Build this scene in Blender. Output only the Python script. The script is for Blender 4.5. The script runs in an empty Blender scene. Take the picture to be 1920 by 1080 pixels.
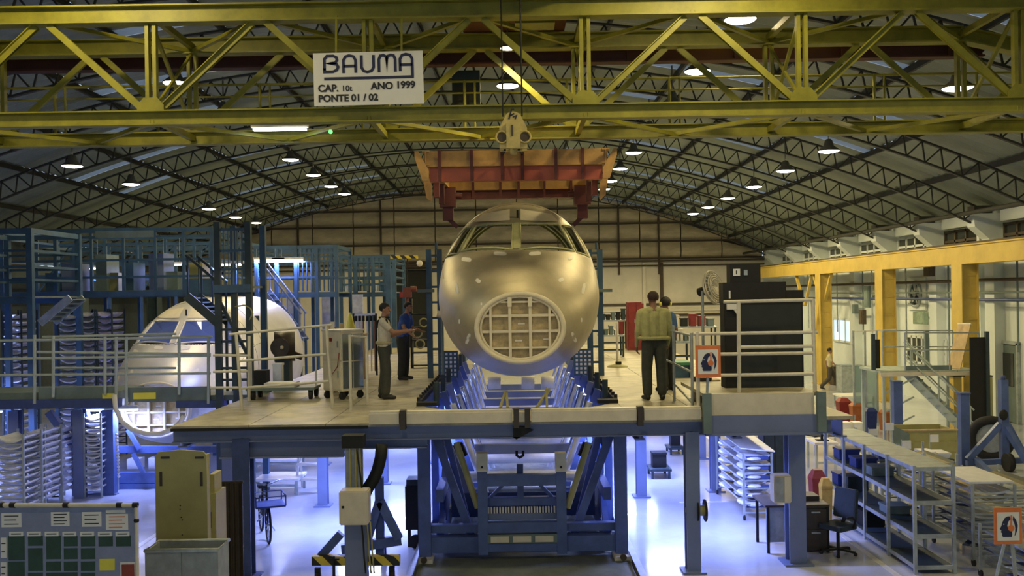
import bpy, bmesh, math, random
import numpy as np
from mathutils import Matrix, Vector
from mathutils.bvhtree import BVHTree
random.seed(7)
SC = bpy.context.scene
C = SC.collection
PI = math.pi
# ------------------------------------------------------------------ camera
CAMZ, FOC, HOR, ROLL = 4.1, 1750.0, 553.0, math.radians(0.9)
cam = bpy.data.cameras.new('camera'); camo = bpy.data.objects.new('camera', cam); C.objects.link(camo)
cam.sensor_width = 36.0; cam.lens = FOC / 1920 * 36; cam.clip_end = 300
cam.shift_y = (HOR - 540) / 1920
camo.matrix_world = Matrix.Translation((0, 0, CAMZ)) @ Matrix.Rotation(PI / 2, 4, 'X') @ Matrix.Rotation(-ROLL, 4, 'Z')
SC.camera = camo
# ------------------------------------------------------------------ world and exposure
w = bpy.data.worlds.new('daylight'); SC.world = w; w.use_nodes = True
wn = w.node_tree.nodes; wn['Background'].inputs[0].default_value = (0.56, 0.68, 0.86, 1); wn['Background'].inputs[1].default_value = 0.9
SC.view_settings.view_transform = 'Standard'; SC.view_settings.look = 'None'
SC.view_settings.exposure = 0.0; SC.view_settings.gamma = 1.0; SC.view_settings.use_curve_mapping = False
LAMP_W, LAMP_COL = 500.0, (1.0, 0.81, 0.40)     # one high-bay lamp
TUBE_W, TUBE_COL = 135.0, (0.31, 0.38, 1.0)      # one fluorescent fitting

# ------------------------------------------------------------------ helpers
def U(px, py):
    a, b = px - 960.0, py - 540.0
    c, s = math.cos(ROLL), math.sin(ROLL)
    return (a * c - b * s, a * s + b * c + 540 - HOR)
def P(px, py, Y):
    a, b = U(px, py)
    return Vector((a / FOC * Y, Y, CAMZ - b / FOC * Y))
def X(px, py, Y): return P(px, py, Y).x
def Z(px, py, Y): return P(px, py, Y).z
def on_level(px, py, z):
    """the place where a pixel's ray meets the level z"""
    a, b = U(px, py)
    return P(px, py, (CAMZ - z) * FOC / b)

MATS = {}
def mat(name, col, rough=0.55, metal=0.0, var=0.18, scale=6.0, bump=0.0, spec=0.5, col2=None, stretch=(1, 1, 1), coat=0.0):
    if name in MATS: return MATS[name]
    m = bpy.data.materials.new(name); m.use_nodes = True
    nt = m.node_tree; b = nt.nodes['Principled BSDF']
    b.inputs['Roughness'].default_value = rough; b.inputs['Metallic'].default_value = metal
    b.inputs['Specular IOR Level'].default_value = spec
    b.inputs['Coat Weight'].default_value = coat
    tc = nt.nodes.new('ShaderNodeTexCoord'); mp = nt.nodes.new('ShaderNodeMapping'); nz = nt.nodes.new('ShaderNodeTexNoise')
    geo = nt.nodes.new('ShaderNodeNewGeometry')
    mp.inputs['Scale'].default_value = stretch
    nz.inputs['Scale'].default_value = scale; nz.inputs['Detail'].default_value = 5.0; nz.inputs['Roughness'].default_value = 0.65
    rp = nt.nodes.new('ShaderNodeValToRGB')
    c2 = col2 or tuple(c * (1 - var * 1.6) for c in col)
    rp.color_ramp.elements[0].position = 0.3; rp.color_ramp.elements[0].color = (*c2, 1)
    rp.color_ramp.elements[1].position = 0.66; rp.color_ramp.elements[1].color = (*[min(1, c * (1 + var * 0.5)) for c in col], 1)
    L = nt.links.new
    L(geo.outputs['Position'], mp.inputs[0]); L(mp.outputs[0], nz.inputs[0]); L(nz.outputs[0], rp.inputs[0]); L(rp.outputs[0], b.inputs['Base Color'])
    if bump:
        bp = nt.nodes.new('ShaderNodeBump'); bp.inputs['Strength'].default_value = bump; bp.inputs['Distance'].default_value = 0.02
        L(nz.outputs[0], bp.inputs['Height']); L(bp.outputs[0], b.inputs['Normal'])
    MATS[name] = m; return m
def emit(name, col, strength):
    if name in MATS: return MATS[name]
    m = bpy.data.materials.new(name); m.use_nodes = True; nt = m.node_tree
    b = nt.nodes['Principled BSDF']; b.inputs['Base Color'].default_value = (*col, 1)
    b.inputs['Emission Color'].default_value = (*col, 1); b.inputs['Emission Strength'].default_value = strength
    MATS[name] = m; return m
def translucent(name, col, fac=0.5, rough=0.5):
    if name in MATS: return MATS[name]
    m = bpy.data.materials.new(name); m.use_nodes = True; nt = m.node_tree
    out = nt.nodes['Material Output']; nt.nodes.remove(nt.nodes['Principled BSDF'])
    d = nt.nodes.new('ShaderNodeBsdfDiffuse'); t = nt.nodes.new('ShaderNodeBsdfTranslucent'); mx = nt.nodes.new('ShaderNodeMixShader')
    nz = nt.nodes.new('ShaderNodeTexNoise'); nz.inputs['Scale'].default_value = 2.2; rp = nt.nodes.new('ShaderNodeValToRGB')
    geo = nt.nodes.new('ShaderNodeNewGeometry')
    rp.color_ramp.elements[0].color = (*[c * 0.6 for c in col], 1); rp.color_ramp.elements[1].color = (*col, 1)
    L = nt.links.new
    L(geo.outputs['Position'], nz.inputs[0]); L(nz.outputs[0], rp.inputs[0])
    L(rp.outputs[0], d.inputs[0]); L(rp.outputs[0], t.inputs[0]); mx.inputs[0].default_value = fac
    L(d.outputs[0], mx.inputs[1]); L(t.outputs[0], mx.inputs[2]); L(mx.outputs[0], out.inputs[0])
    MATS[name] = m; return m
def glass(name, col, rough=0.05, mixf=0.35):
    if name in MATS: return MATS[name]
    m = bpy.data.materials.new(name); m.use_nodes = True; nt = m.node_tree
    out = nt.nodes['Material Output']; b = nt.nodes['Principled BSDF']
    b.inputs['Base Color'].default_value = (*col, 1); b.inputs['Roughness'].default_value = rough
    t = nt.nodes.new('ShaderNodeBsdfTransparent'); t.inputs[0].default_value = (0.85, 0.9, 0.92, 1); mx = nt.nodes.new('ShaderNodeMixShader'); mx.inputs[0].default_value = mixf
    nt.links.new(b.outputs[0], mx.inputs[1]); nt.links.new(t.outputs[0], mx.inputs[2]); nt.links.new(mx.outputs[0], out.inputs[0])
    MATS[name] = m; return m

def stripes(name, c1, c2, freq):
    m = bpy.data.materials.new(name); m.use_nodes = True; nt = m.node_tree; b = nt.nodes['Principled BSDF']
    geo = nt.nodes.new('ShaderNodeNewGeometry'); wv = nt.nodes.new('ShaderNodeTexWave'); wv.bands_direction = 'DIAGONAL'
    wv.inputs['Scale'].default_value = freq; rp = nt.nodes.new('ShaderNodeValToRGB'); rp.color_ramp.interpolation = 'CONSTANT'
    rp.color_ramp.elements[0].color = (*c1, 1); rp.color_ramp.elements[1].position = 0.5; rp.color_ramp.elements[1].color = (*c2, 1)
    nt.links.new(geo.outputs['Position'], wv.inputs[0]); nt.links.new(wv.outputs[0], rp.inputs[0]); nt.links.new(rp.outputs[0], b.inputs['Base Color'])
    b.inputs['Roughness'].default_value = 0.6; MATS[name] = m; return m

# palette
M_YEL = mat('crane_yellow', (0.25, 0.235, 0.02), 0.55, var=0.22, scale=2.5)
M_YELW = mat('runway_yellow', (0.50, 0.36, 0.075), 0.55, var=0.12, scale=1.5)
M_HOOK = mat('hook_yellow', (0.52, 0.42, 0.14), 0.5)
M_ORG = mat('beam_orange', (0.42, 0.085, 0.035), 0.5, var=0.15, scale=2)
M_ORGT = mat('beam_yellow_top', (0.52, 0.29, 0.075), 0.5, var=0.15)
M_DRED = mat('dark_red_steel', (0.12, 0.025, 0.018), 0.6)
M_BRN = mat('brown_red_girder', (0.10, 0.032, 0.018), 0.7, scale=1.5)
M_BLUE = mat('jig_blue', (0.075, 0.12, 0.31), 0.45, var=0.18, scale=3)
M_LBLUE = mat('column_blue', (0.15, 0.19, 0.34), 0.45, var=0.1, scale=1.5)
M_DBLUE = mat('dark_blue_steel', (0.04, 0.065, 0.19), 0.5)
M_SCAF = mat('scaffold_blue', (0.04, 0.095, 0.17), 0.5, var=0.25, scale=2)
M_SCAFD = mat('scaffold_dark', (0.025, 0.045, 0.055), 0.6)
M_TEAL = mat('teal_grey_plate', (0.14, 0.19, 0.185), 0.55, scale=2)
M_WHT = mat('white_paint', (0.72, 0.70, 0.64), 0.5, var=0.08)
M_RAIL = mat('cream_rail_paint', (0.66, 0.62, 0.50), 0.45, var=0.1)
M_GRAIL = mat('grey_green_rail', (0.36, 0.42, 0.38), 0.5, var=0.1)
M_BEIGE = mat('beige_panel', (0.66, 0.60, 0.46), 0.5, var=0.1, scale=3)
M_DECK = mat('deck_plate_worn', (0.42, 0.38, 0.27), 0.5, var=0.3, scale=2.2, bump=0.05)
M_BLK = mat('matt_black', (0.007, 0.008, 0.007), 0.7, var=0.2)
M_RUB = mat('black_rubber', (0.015, 0.015, 0.016), 0.8)
M_STEEL = mat('bare_steel', (0.42, 0.44, 0.46), 0.35, 0.8, var=0.2)
M_GALV = mat('galvanised', (0.42, 0.47, 0.48), 0.45, 0.5, var=0.2)
M_CHR = mat('chrome', (0.75, 0.77, 0.8), 0.18, 1.0, var=0.05)
M_TRUSS = mat('truss_dark', (0.035, 0.036, 0.028), 0.7)
M_ROOF = mat('roof_sheet', (0.22, 0.25, 0.185), 0.6, var=0.15, scale=0.7)
M_SKYL = translucent('skylight_sheet', (0.42, 0.47, 0.50), 0.5)
M_WALL = mat('wall_white', (0.64, 0.70, 0.69), 0.7, var=0.07, scale=0.8)
M_WALLG = mat('wall_cream', (0.70, 0.66, 0.56), 0.7, var=0.08, scale=0.8)
M_SIDE = mat('siding_beige', (0.62, 0.53, 0.35), 0.65, var=0.2, scale=0.9, stretch=(1, 1, 3))
M_GIRT = mat('girt_brown', (0.075, 0.055, 0.035), 0.7)
M_PAPER = mat('paper_white', (0.75, 0.75, 0.72), 0.7, var=0.03)
M_INK = mat('navy_ink', (0.012, 0.018, 0.07), 0.6, var=0.05)
M_BINK = mat('black_ink', (0.015, 0.015, 0.02), 0.6, var=0.05)
M_ORGS = mat('sign_orange', (0.72, 0.20, 0.055), 0.55, var=0.08)
M_WOOD = mat('pale_wood', (0.50, 0.36, 0.18), 0.6, var=0.2, scale=5, stretch=(1, 1, 0.2))
M_DWOOD = mat('dark_brown_panel', (0.045, 0.032, 0.02), 0.5, var=0.2)
M_RED = mat('red_paint', (0.20, 0.018, 0.014), 0.5)
M_ORB = mat('orange_bin', (0.36, 0.11, 0.025), 0.5)
M_BBIN = mat('blue_bin', (0.014, 0.03, 0.15), 0.5)
M_GRN = mat('dark_green_card', (0.03, 0.075, 0.06), 0.7)
M_GREY = mat('grey_panel', (0.30, 0.34, 0.36), 0.5)
M_BOARD = mat('board_blue_grey', (0.23, 0.27, 0.42), 0.5, var=0.08)
M_ALU = mat('skin_aluminium', (0.50, 0.44, 0.30), 0.48, 0.5, var=0.12, scale=1.6)
M_ALU2 = mat('skin_aluminium_bright', (0.72, 0.70, 0.65), 0.40, 0.4, var=0.08, scale=1.6)
M_PRIM = mat('primer_green_yellow', (0.42, 0.42, 0.20), 0.6, var=0.15)
M_RING = mat('radome_ring', (0.80, 0.72, 0.52), 0.45, var=0.06)
M_BULK = mat('bulkhead_tan', (0.60, 0.48, 0.26), 0.6, var=0.25, scale=9)
M_TAPE = mat('white_tape', (0.82, 0.78, 0.66), 0.5, var=0.05)
M_CRATE = mat('olive_yellow_crate', (0.36, 0.335, 0.13), 0.55, var=0.12, scale=2)
M_CHAIR = mat('chair_cloth', (0.03, 0.045, 0.055), 0.85)
M_TRAY = mat('white_part', (0.72, 0.74, 0.80), 0.35, 0.2, var=0.1)
M_HAZ = stripes('hazard_stripes', (0.65, 0.5, 0.05), (0.015, 0.015, 0.015), 2.2)
M_YNOTE = mat('yellow_note', (0.75, 0.68, 0.08), 0.6, var=0.05)
M_DGLASS = mat('dark_glass', (0.03, 0.035, 0.035), 0.12, var=0.3, scale=1.0)
M_WGLASS = translucent('lit_window_glass', (0.80, 0.86, 0.95), 0.8)
M_PGLASS = glass('cockpit_glass', (0.10, 0.15, 0.42), 0.1, 0.12)
M_BLOTUBE = emit('tube_glow', (0.72, 0.86, 1.0), 12.0)
M_LAMPGLOW = emit('lamp_glow', (1.0, 0.93, 0.74), 14.0)
M_LAMPBODY = mat('lamp_body', (0.10, 0.10, 0.09), 0.5)
M_GREENLED = emit('green_indicator', (0.1, 1.0, 0.15), 3.0)

def new_mesh(name, verts, faces, smooth=False, mats=None):
    me = bpy.data.meshes.new(name); me.from_pydata([tuple(v) for v in verts], [], faces)
    if mats:
        for m in mats: me.materials.append(m)
    else: me.materials.append(None)
    if smooth: me.polygons.foreach_set('use_smooth', [True] * len(me.polygons))
    me.update(); return me
def prism(outline, name):
    """unit-length bar of a closed outline (x,y), z from -0.5 to 0.5"""
    n = len(outline); v = [(x, y, -.5) for x, y in outline] + [(x, y, .5) for x, y in outline]
    f = [tuple(range(n - 1, -1, -1)), tuple(range(n, 2 * n))] + [(i, (i + 1) % n, n + (i + 1) % n, n + i) for i in range(n)]
    return new_mesh(name, v, f)
def unit_box():
    me = prism([(-.5, -.5), (.5, -.5), (.5, .5), (-.5, .5)], 'box'); return me
def unit_cyl(n, name):
    me = prism([(math.cos(2 * PI * i / n), math.sin(2 * PI * i / n)) for i in range(n)], name)
    for p in me.polygons:
        if len(p.vertices) == 4: p.use_smooth = True
    return me
UM = {'box': unit_box(), 'tube': unit_cyl(10, 'tube'), 'round': unit_cyl(28, 'round')}
tf, tw = .09, .16
UM['ibeam'] = prism([(-.5, -.5), (.5, -.5), (.5, -.5 + tf), (tw / 2, -.5 + tf), (tw / 2, .5 - tf), (.5, .5 - tf), (.5, .5), (-.5, .5), (-.5, .5 - tf), (-tw / 2, .5 - tf), (-tw / 2, -.5 + tf), (-.5, -.5 + tf)], 'ibeam')
UM['channel'] = prism([(-.5, -.5), (.5, -.5), (.5, -.38), (-.32, -.38), (-.32, .38), (.5, .38), (.5, .5), (-.5, .5)], 'channel')
UM['angle'] = prism([(-.5, -.5), (.5, -.5), (.5, -.36), (-.36, -.36), (-.36, .5), (-.5, .5)], 'angle')
def bevel_box():
    bm = bmesh.new(); bmesh.ops.create_cube(bm, size=1.0)
    bmesh.ops.bevel(bm, geom=bm.edges[:], offset=0.04, segments=2, affect='EDGES')
    me = bpy.data.meshes.new('soft_box'); bm.to_mesh(me); bm.free(); me.materials.append(None); return me
UM['soft'] = bevel_box()
def ball():
    bm = bmesh.new(); bmesh.ops.create_uvsphere(bm, u_segments=20, v_segments=12, radius=1)
    me = bpy.data.meshes.new('ball'); bm.to_mesh(me); bm.free(); me.materials.append(None)
    me.polygons.foreach_set('use_smooth', [True] * len(me.polygons)); return me
UM['ball'] = ball()

WM = {}
def link(name, me, m, M, parent=None):
    o = bpy.data.objects.new(name, me); C.objects.link(o)
    if me is not None and m is not None:
        if not me.materials: me.materials.append(None)
        o.material_slots[0].link = 'OBJECT'; o.material_slots[0].material = m
    if parent is not None:
        o.parent = parent; o.matrix_parent_inverse = WM[parent].inverted()
    o.matrix_basis = M; WM[o] = M.copy(); return o
def bar_matrix(a, b, w, h, roll=0):
    a, b = Vector(a), Vector(b); d = b - a; L = d.length
    z = d.normalized() if L > 1e-9 else Vector((0, 0, 1))
    if abs(z.z) > 0.98: x = Vector((1, 0, 0))
    else: x = z.cross(Vector((0, 0, 1))).normalized()
    y = z.cross(x).normalized(); x = y.cross(z).normalized()
    R = Matrix((x, y, z)).transposed().to_4x4()
    return Matrix.Translation((a + b) / 2) @ R @ Matrix.Rotation(roll, 4, 'Z') @ Matrix.Diagonal((w, h, L, 1))
LABELS = {}
class Thing:
    def __init__(s, name, label=None, cat=None, base=(0, 0, 0), rz=0, group=None, kind=None, local=False):
        s.R = Matrix.Translation(Vector(base)) @ Matrix.Rotation(rz, 4, 'Z')
        s.M = s.R if local else Matrix.Identity(4)
        o = bpy.data.objects.new(name, None); C.objects.link(o); o.matrix_basis = s.R; WM[o] = s.R.copy(); o.empty_display_size = 0.1
        s.o = o
        if label: o['label'] = label
        if cat: o['category'] = cat
        if group: o['group'] = group
        if kind: o['kind'] = kind
    def put(s, name, me, m, M, parent=None):
        return link(name, me, m, s.M @ M, parent if parent is not None else s.o)
    def box(s, name, c, size, m, rot=None, parent=None, shape='box'):
        M = Matrix.Translation(Vector(c))
        if rot is not None: M = M @ (rot if isinstance(rot, Matrix) else Matrix.Rotation(rot, 4, 'Z'))
        return s.put(name, UM[shape], m, M @ Matrix.Diagonal((*size, 1)), parent)
    def span(s, name, lo, hi, m, parent=None, shape='box'):
        lo, hi = Vector(lo), Vector(hi)
        return s.box(name, (lo + hi) / 2, [max(abs(q), 1e-4) for q in (hi - lo)], m, None, parent, shape)
    def bar(s, name, a, b, w, h, m, prof='box', parent=None, roll=0):
        return s.put(name, UM[prof], m, bar_matrix(a, b, w, h, roll), parent)
    def tube(s, name, a, b, r, m, parent=None, shape='tube'):
        return s.put(name, UM[shape], m, bar_matrix(a, b, r, r), parent)
    def ball(s, name, c, r, m, parent=None):
        r = r if isinstance(r, (tuple, list)) else (r, r, r)
        return s.put(name, UM['ball'], m, Matrix.Translation(Vector(c)) @ Matrix.Diagonal((*r, 1)), parent)
    def mesh(s, name, verts, faces, m, parent=None, smooth=False):
        return s.put(name, new_mesh(name, verts, faces, smooth), m, Matrix.Identity(4), parent)
    def path(s, name, pts, r, m, parent=None, n=8, closed=False):
        return s.mesh(name, *sweep(pts, r, n, closed), m, parent, True)
    def plate(s, name, outline, thick, M, m, parent=None):
        """a flat outline (x,y) given thickness along z, placed by M"""
        n = len(outline); v = [(x, y, 0) for x, y in outline] + [(x, y, thick) for x, y in outline]
        f = [tuple(range(n - 1, -1, -1)), tuple(range(n, 2 * n))] + [(i, (i + 1) % n, n + (i + 1) % n, n + i) for i in range(n)]
        return s.put(name, new_mesh(name, v, f), m, M, parent)
def sweep(pts, r, n=8, closed=False):
    pts = [Vector(p) for p in pts]; N = len(pts); v = []; f = []
    up = Vector((0, 0, 1)); prev = None
    for i, p in enumerate(pts):
        a = pts[(i - 1) % N] if (closed or i > 0) else p; b = pts[(i + 1) % N] if (closed or i < N - 1) else p
        d = (b - a).normalized()
        if prev is None:
            x = d.cross(up if abs(d.z) < .95 else Vector((1, 0, 0))).normalized()
        else:
            x = (prev - d * prev.dot(d)).normalized()
        prev = x; y = d.cross(x)
        for k in range(n):
            t = 2 * PI * k / n; v.append(p + x * (r * math.cos(t)) + y * (r * math.sin(t)))
    for i in range(N if closed else N - 1):
        j = (i + 1) % N
        for k in range(n):
            f.append((i * n + k, i * n + (k + 1) % n, j * n + (k + 1) % n, j * n + k))
    if not closed:
        f.append(tuple(range(n - 1, -1, -1))); f.append(tuple(range((N - 1) * n, N * n)))
    return v, f
def copy_thing(o, M, label=None, parent=None):
    c = o.copy(); C.objects.link(c)
    if parent is None:
        c.matrix_basis = M; c.matrix_parent_inverse = Matrix.Identity(4)
        if label: c['label'] = label
    else: c.parent = parent
    for ch in o.children: copy_thing(ch, None, None, c)
    return c
def solo(name, verts, faces, m, label, cat, group=None, kind=None, smooth=False):
    o = link(name, new_mesh(name, verts, faces, smooth), m, Matrix.Identity(4))
    if label: o['label'] = label
    if cat: o['category'] = cat
    if group: o['group'] = group
    if kind: o['kind'] = kind
    return o
def lamp_light(kind, M, energy, col, parent, **kw):
    l = bpy.data.lights.new('lamp_light', kind); l.energy = energy; l.color = col
    for k, v in kw.items(): setattr(l, k, v)
    o = bpy.data.objects.new('lamp_light', l); C.objects.link(o); o.parent = parent; o.matrix_parent_inverse = WM[parent].inverted(); o.matrix_basis = M
    return o
TEXTS = {}
def text_mesh(body, size, bold=0.0):
    cu = bpy.data.curves.new('lettering', 'FONT'); cu.body = body; cu.size = size; cu.extrude = 0.004; cu.offset = bold
    o = bpy.data.objects.new('lettering', cu); C.objects.link(o)
    bpy.context.view_layer.update()
    me = bpy.data.meshes.new_from_object(o.evaluated_get(bpy.context.evaluated_depsgraph_get()))
    bpy.data.objects.remove(o); me.materials.clear(); me.materials.append(None); return me
def ribbon(pts, wd, thick):
    """flat stroke of width wd through (x,y) points, as verts and faces with thickness along z"""
    pts = [Vector((p[0], p[1])) for p in pts]; N = len(pts); v = []; f = []
    for i, p in enumerate(pts):
        a = pts[max(0, i - 1)]; b = pts[min(N - 1, i + 1)]
        d1 = (p - a).normalized() if i else (b - p).normalized(); d2 = (b - p).normalized() if i < N - 1 else d1
        d = (d1 + d2).normalized(); k = 1 / max(.5, d.dot(d1)); nrm = Vector((-d.y, d.x)) * (wd / 2 * k)
        v += [(p.x + nrm.x, p.y + nrm.y, 0), (p.x - nrm.x, p.y - nrm.y, 0), (p.x + nrm.x, p.y + nrm.y, thick), (p.x - nrm.x, p.y - nrm.y, thick)]
    for i in range(N - 1):
        a = 4 * i; b = a + 4
        f += [(a + 2, a + 3, b + 3, b + 2), (a + 1, a, b, b + 1), (a, a + 2, b + 2, b), (a + 3, a + 1, b + 1, b + 3)]
    f += [(0, 1, 3, 2), (4 * N - 4, 4 * N - 2, 4 * N - 1, 4 * N - 3)]
    return v, f
def arc(cx, cy, r, a0, a1, n=8, ry=None):
    ry = ry or r
    return [(cx + r * math.cos(math.radians(a0 + (a1 - a0) * i / n)), cy + ry * math.sin(math.radians(a0 + (a1 - a0) * i / n))) for i in range(n + 1)]
FRONT = Matrix.Rotation(PI / 2, 4, 'X')     # lays an (x,y) outline upright, facing -Y
# ------------------------------------------------------------------ the hall
HCX, HW, EAVE, RISE = -2.1, 17.2, 6.55, 4.13
RR = (HW * HW + RISE * RISE) / (2 * RISE); RCZ = EAVE + RISE - RR; HA = math.asin(HW / RR)
XR, XL, Y0, Y1 = HCX + HW, HCX - HW, -14.0, 56.0
def roof_z(x, drop=0.0): return RCZ + math.sqrt(max(0, (RR - drop) ** 2 - (x - HCX) ** 2))
m = mat('epoxy_floor', (0.50, 0.53, 0.60), 0.16, var=0.10, scale=0.7, spec=0.6, coat=0.3)
def set_kind(o, k='structure'): o['kind'] = k; return o
fl = set_kind(link('floor', UM['box'], m, Matrix.Translation(((XL + XR) / 2, (Y0 + Y1) / 2, -.1)) @ Matrix.Diagonal((XR - XL + 1, Y1 - Y0 + 1, .2, 1))))
M_LINE = mat('floor_line', (0.62, 0.62, 0.58), 0.3, var=0.1)
for (a, b, wd) in (((5.45, 2), (5.45, 40), .09), ((-6.3, 12), (-6.3, 24), .09), ((8.6, 10), (8.6, 45), .09), ((3.2, 18.2), (5.4, 18.2), .09)):
    link('floor_line', UM['box'], M_LINE, bar_matrix((*a, .003), (*b, .003), wd, .006), fl)
# roof: sheets, skylights, purlins, lattice arches
NA = 16; da = 2 * HA / NA; BAY = 3.9; YT = [52.3 - BAY * k for k in range(11)]     # arches at 52.3 .. 13.3
roof = Thing('ceiling', base=(HCX, Y0, RCZ), kind='structure')
def sheet_mesh(length, rad, dang, waves, amp, nm):
    v = []; f = []; ns = waves * 2; na = 3
    for i in range(ns + 1):
        y = length * i / ns; r = rad + (amp if i % 2 else -amp)
        for j in range(na + 1):
            a = -dang / 2 + dang * j / na; v.append((r * math.sin(a), y, r * math.cos(a)))
    for i in range(ns):
        for j in range(na):
            a = i * (na + 1) + j; f.append((a, a + 1, a + na + 2, a + na + 1))
    return new_mesh(nm, v, f)
SKW = 0.5
sm_full = sheet_mesh(BAY, RR, da, 10, .025, 'roof_sheet'); sm_part = sheet_mesh(BAY - SKW, RR, da, 8, .025, 'roof_sheet'); sm_sky = sheet_mesh(SKW, RR, da, 3, .02, 'skylight')
ays = [y for y in YT] + []
for k, y in enumerate(YT):
    for j in range(NA):
        a = -HA + da * (j + .5); d = abs(a) / HA
        sky = 0.28 < d < 0.78 and (j + 2 * k) % 3 != 1
        M = Matrix.Translation((HCX, y, RCZ)) @ Matrix.Rotation(a, 4, 'Y')
        if y + BAY > Y1 + .3: pass
        roof.put('roof_sheet', sm_part if sky else sm_full, M_ROOF, M)
        if sky: roof.put('skylight_sheet', sm_sky, M_SKYL, Matrix.Translation((0, BAY - SKW, 0)) @ M)
v = []; f = []
for i in range(41):
    a = -HA + 2 * HA * i / 40
    v += [(HCX + RR * math.sin(a), Y0, RCZ + RR * math.cos(a)), (HCX + RR * math.sin(a), YT[-1], RCZ + RR * math.cos(a))]
    if i: f.append((2 * i - 2, 2 * i - 1, 2 * i + 1, 2 * i))
roof.mesh('roof_sheet', v, f, M_ROOF)
pm = UM['channel']
for j in range(1, NA):
    a = -HA + da * j; x, z = HCX + (RR - .11) * math.sin(a), RCZ + (RR - .11) * math.cos(a)
    roof.bar('purlin', (x, 4, z), (x, Y1, z), .07, .15, M_TRUSS, 'channel')
def arc_bar(rad, wd, hh, n=48):
    v = []; f = []
    for i in range(n + 1):
        a = -HA + 2 * HA * i / n
        for (dr, dy) in ((0, -wd / 2), (0, wd / 2), (hh, wd / 2), (hh, -wd / 2)):
            v.append(((rad + dr) * math.sin(a), dy, (rad + dr) * math.cos(a)))
        if i:
            o = 4 * i
            for q in range(4): f.append((o - 4 + q, o - 4 + (q + 1) % 4, o + (q + 1) % 4, o + q))
    f += [(3, 2, 1, 0), (4 * n, 4 * n + 1, 4 * n + 2, 4 * n + 3)]
    return new_mesh('chord', v, f)
ch_hi, ch_lo = arc_bar(RR - .28, .10, .05), arc_bar(RR - .80, .10, .05)
v = []; f = []; nweb = 132
for i in range(nweb):
    a0 = -HA + 2 * HA * i / nweb; a1 = a0 + 2 * HA / nweb; r0, r1 = (RR - .77, RR - .27) if i % 2 else (RR - .27, RR - .77)
    M = bar_matrix((r0 * math.sin(a0), 0, r0 * math.cos(a0)), (r1 * math.sin(a1), 0, r1 * math.cos(a1)), .035, .035)
    o = len(v); v += [M @ q.co for q in UM['box'].vertices]; f += [tuple(o + t for t in p.vertices) for p in UM['box'].polygons]
web = new_mesh('web_bars', v, f)
for y in YT + [9.4, 5.5]:
    M = Matrix.Translation((HCX, y, RCZ))
    t = roof.put('arch_truss', ch_lo, M_TRUSS, M)
    roof.put('upper_chord', ch_hi, M_TRUSS, M, t)
    q = roof.put('web_bars', web, M_TRUSS, M, t); q['kind'] = 'stuff'
# far gable wall
wb = Thing('wall_back', base=(HCX, Y1, 0), kind='structure')
ZS = 6.15
wb.span('lower_wall', (XL, Y1, 0), (XR, Y1 + .2, ZS), M_WALLG)
wb.span('backing', (XL, Y1 + .25, ZS), (XR, Y1 + .3, 10.7), M_GIRT)
rows = [ZS, 7.2, 8.3, 9.25, 10.2, 10.75]; ncol = 14; cw = 2 * HW / ncol
for r in range(5):
    for c_ in range(ncol):
        x0, x1 = XL + cw * c_ + .03, XL + cw * (c_ + 1) - .03; z0 = rows[r] + .06; zt = rows[r + 1] - .06
        ra, rb = roof_z(x0, .05), roof_z(x1, .05)
        if max(ra, rb) < z0 + .1: continue
        za, zb = min(zt, max(ra, z0 + .02)), min(zt, max(rb, z0 + .02)); ya, yb = Y1 - .02, Y1 + .14
        v = []; n = 5                                                # a sheet that bellies out between its girts
        for i in range(n):
            t = i / (n - 1); b = .12 * math.sin(PI * t)
            v += [(x0, Y1 + .12 - b, z0 + (za - z0) * t), (x1, Y1 + .12 - b, z0 + (zb - z0) * t)]
        wb.mesh('siding_panel', v, [(2 * i, 2 * i + 1, 2 * i + 3, 2 * i + 2) for i in range(n - 1)], M_SIDE, smooth=True)
for z in rows[:-1]:
    h = math.sqrt(max(0, RR ** 2 - (z - RCZ) ** 2))
    wb.bar('girt', (HCX - min(h, HW), Y1 - .06, z), (HCX + min(h, HW), Y1 - .06, z), .12, .09, M_GIRT)
for px in (560, 715, 1160, 1235):
    x = X(px, 470, Y1); wb.bar('wind_post', (x, Y1 - .1, 5.2), (x, Y1 - .1, roof_z(x) - .3), .1, .14, M_GIRT)
for z, r in ((6.0, .06), (5.72, .05)):
    wb.tube('wall_pipe', (XL, Y1 - .25, z), (XR, Y1 - .25, z), r, M_GIRT)
for px in (1207, 1240):
    x = X(px, 520, Y1); wb.bar('wall_post', (x, Y1 - .1, 0), (x, Y1 - .1, 5.9), .18, .2, M_WALLG if px == 1207 else M_GIRT)
for z, mm in ((3.4, M_DWOOD), (3.05, M_WALLG), (2.75, M_DWOOD)):
    wb.bar('wall_band', (X(1120, 580, Y1), Y1 - .06, z), (XR - .1, Y1 - .06, z), .1, .14, mm)
dr = Thing('door_1', base=(X(770, 640, Y1), Y1, 0), kind='structure')
xa, xb = X(728, 540, Y1), X(806, 540, Y1)
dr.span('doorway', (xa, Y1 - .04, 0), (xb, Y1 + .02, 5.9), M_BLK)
for x in (xa, xb): dr.bar('door_jamb', (x, Y1 - .1, 0), (x, Y1 - .1, 6), .2, .2, M_GIRT)
dr.bar('door_lintel', (xa, Y1 - .1, 5.95), (xb, Y1 - .1, 5.95), .2, .25, M_GIRT)
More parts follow.
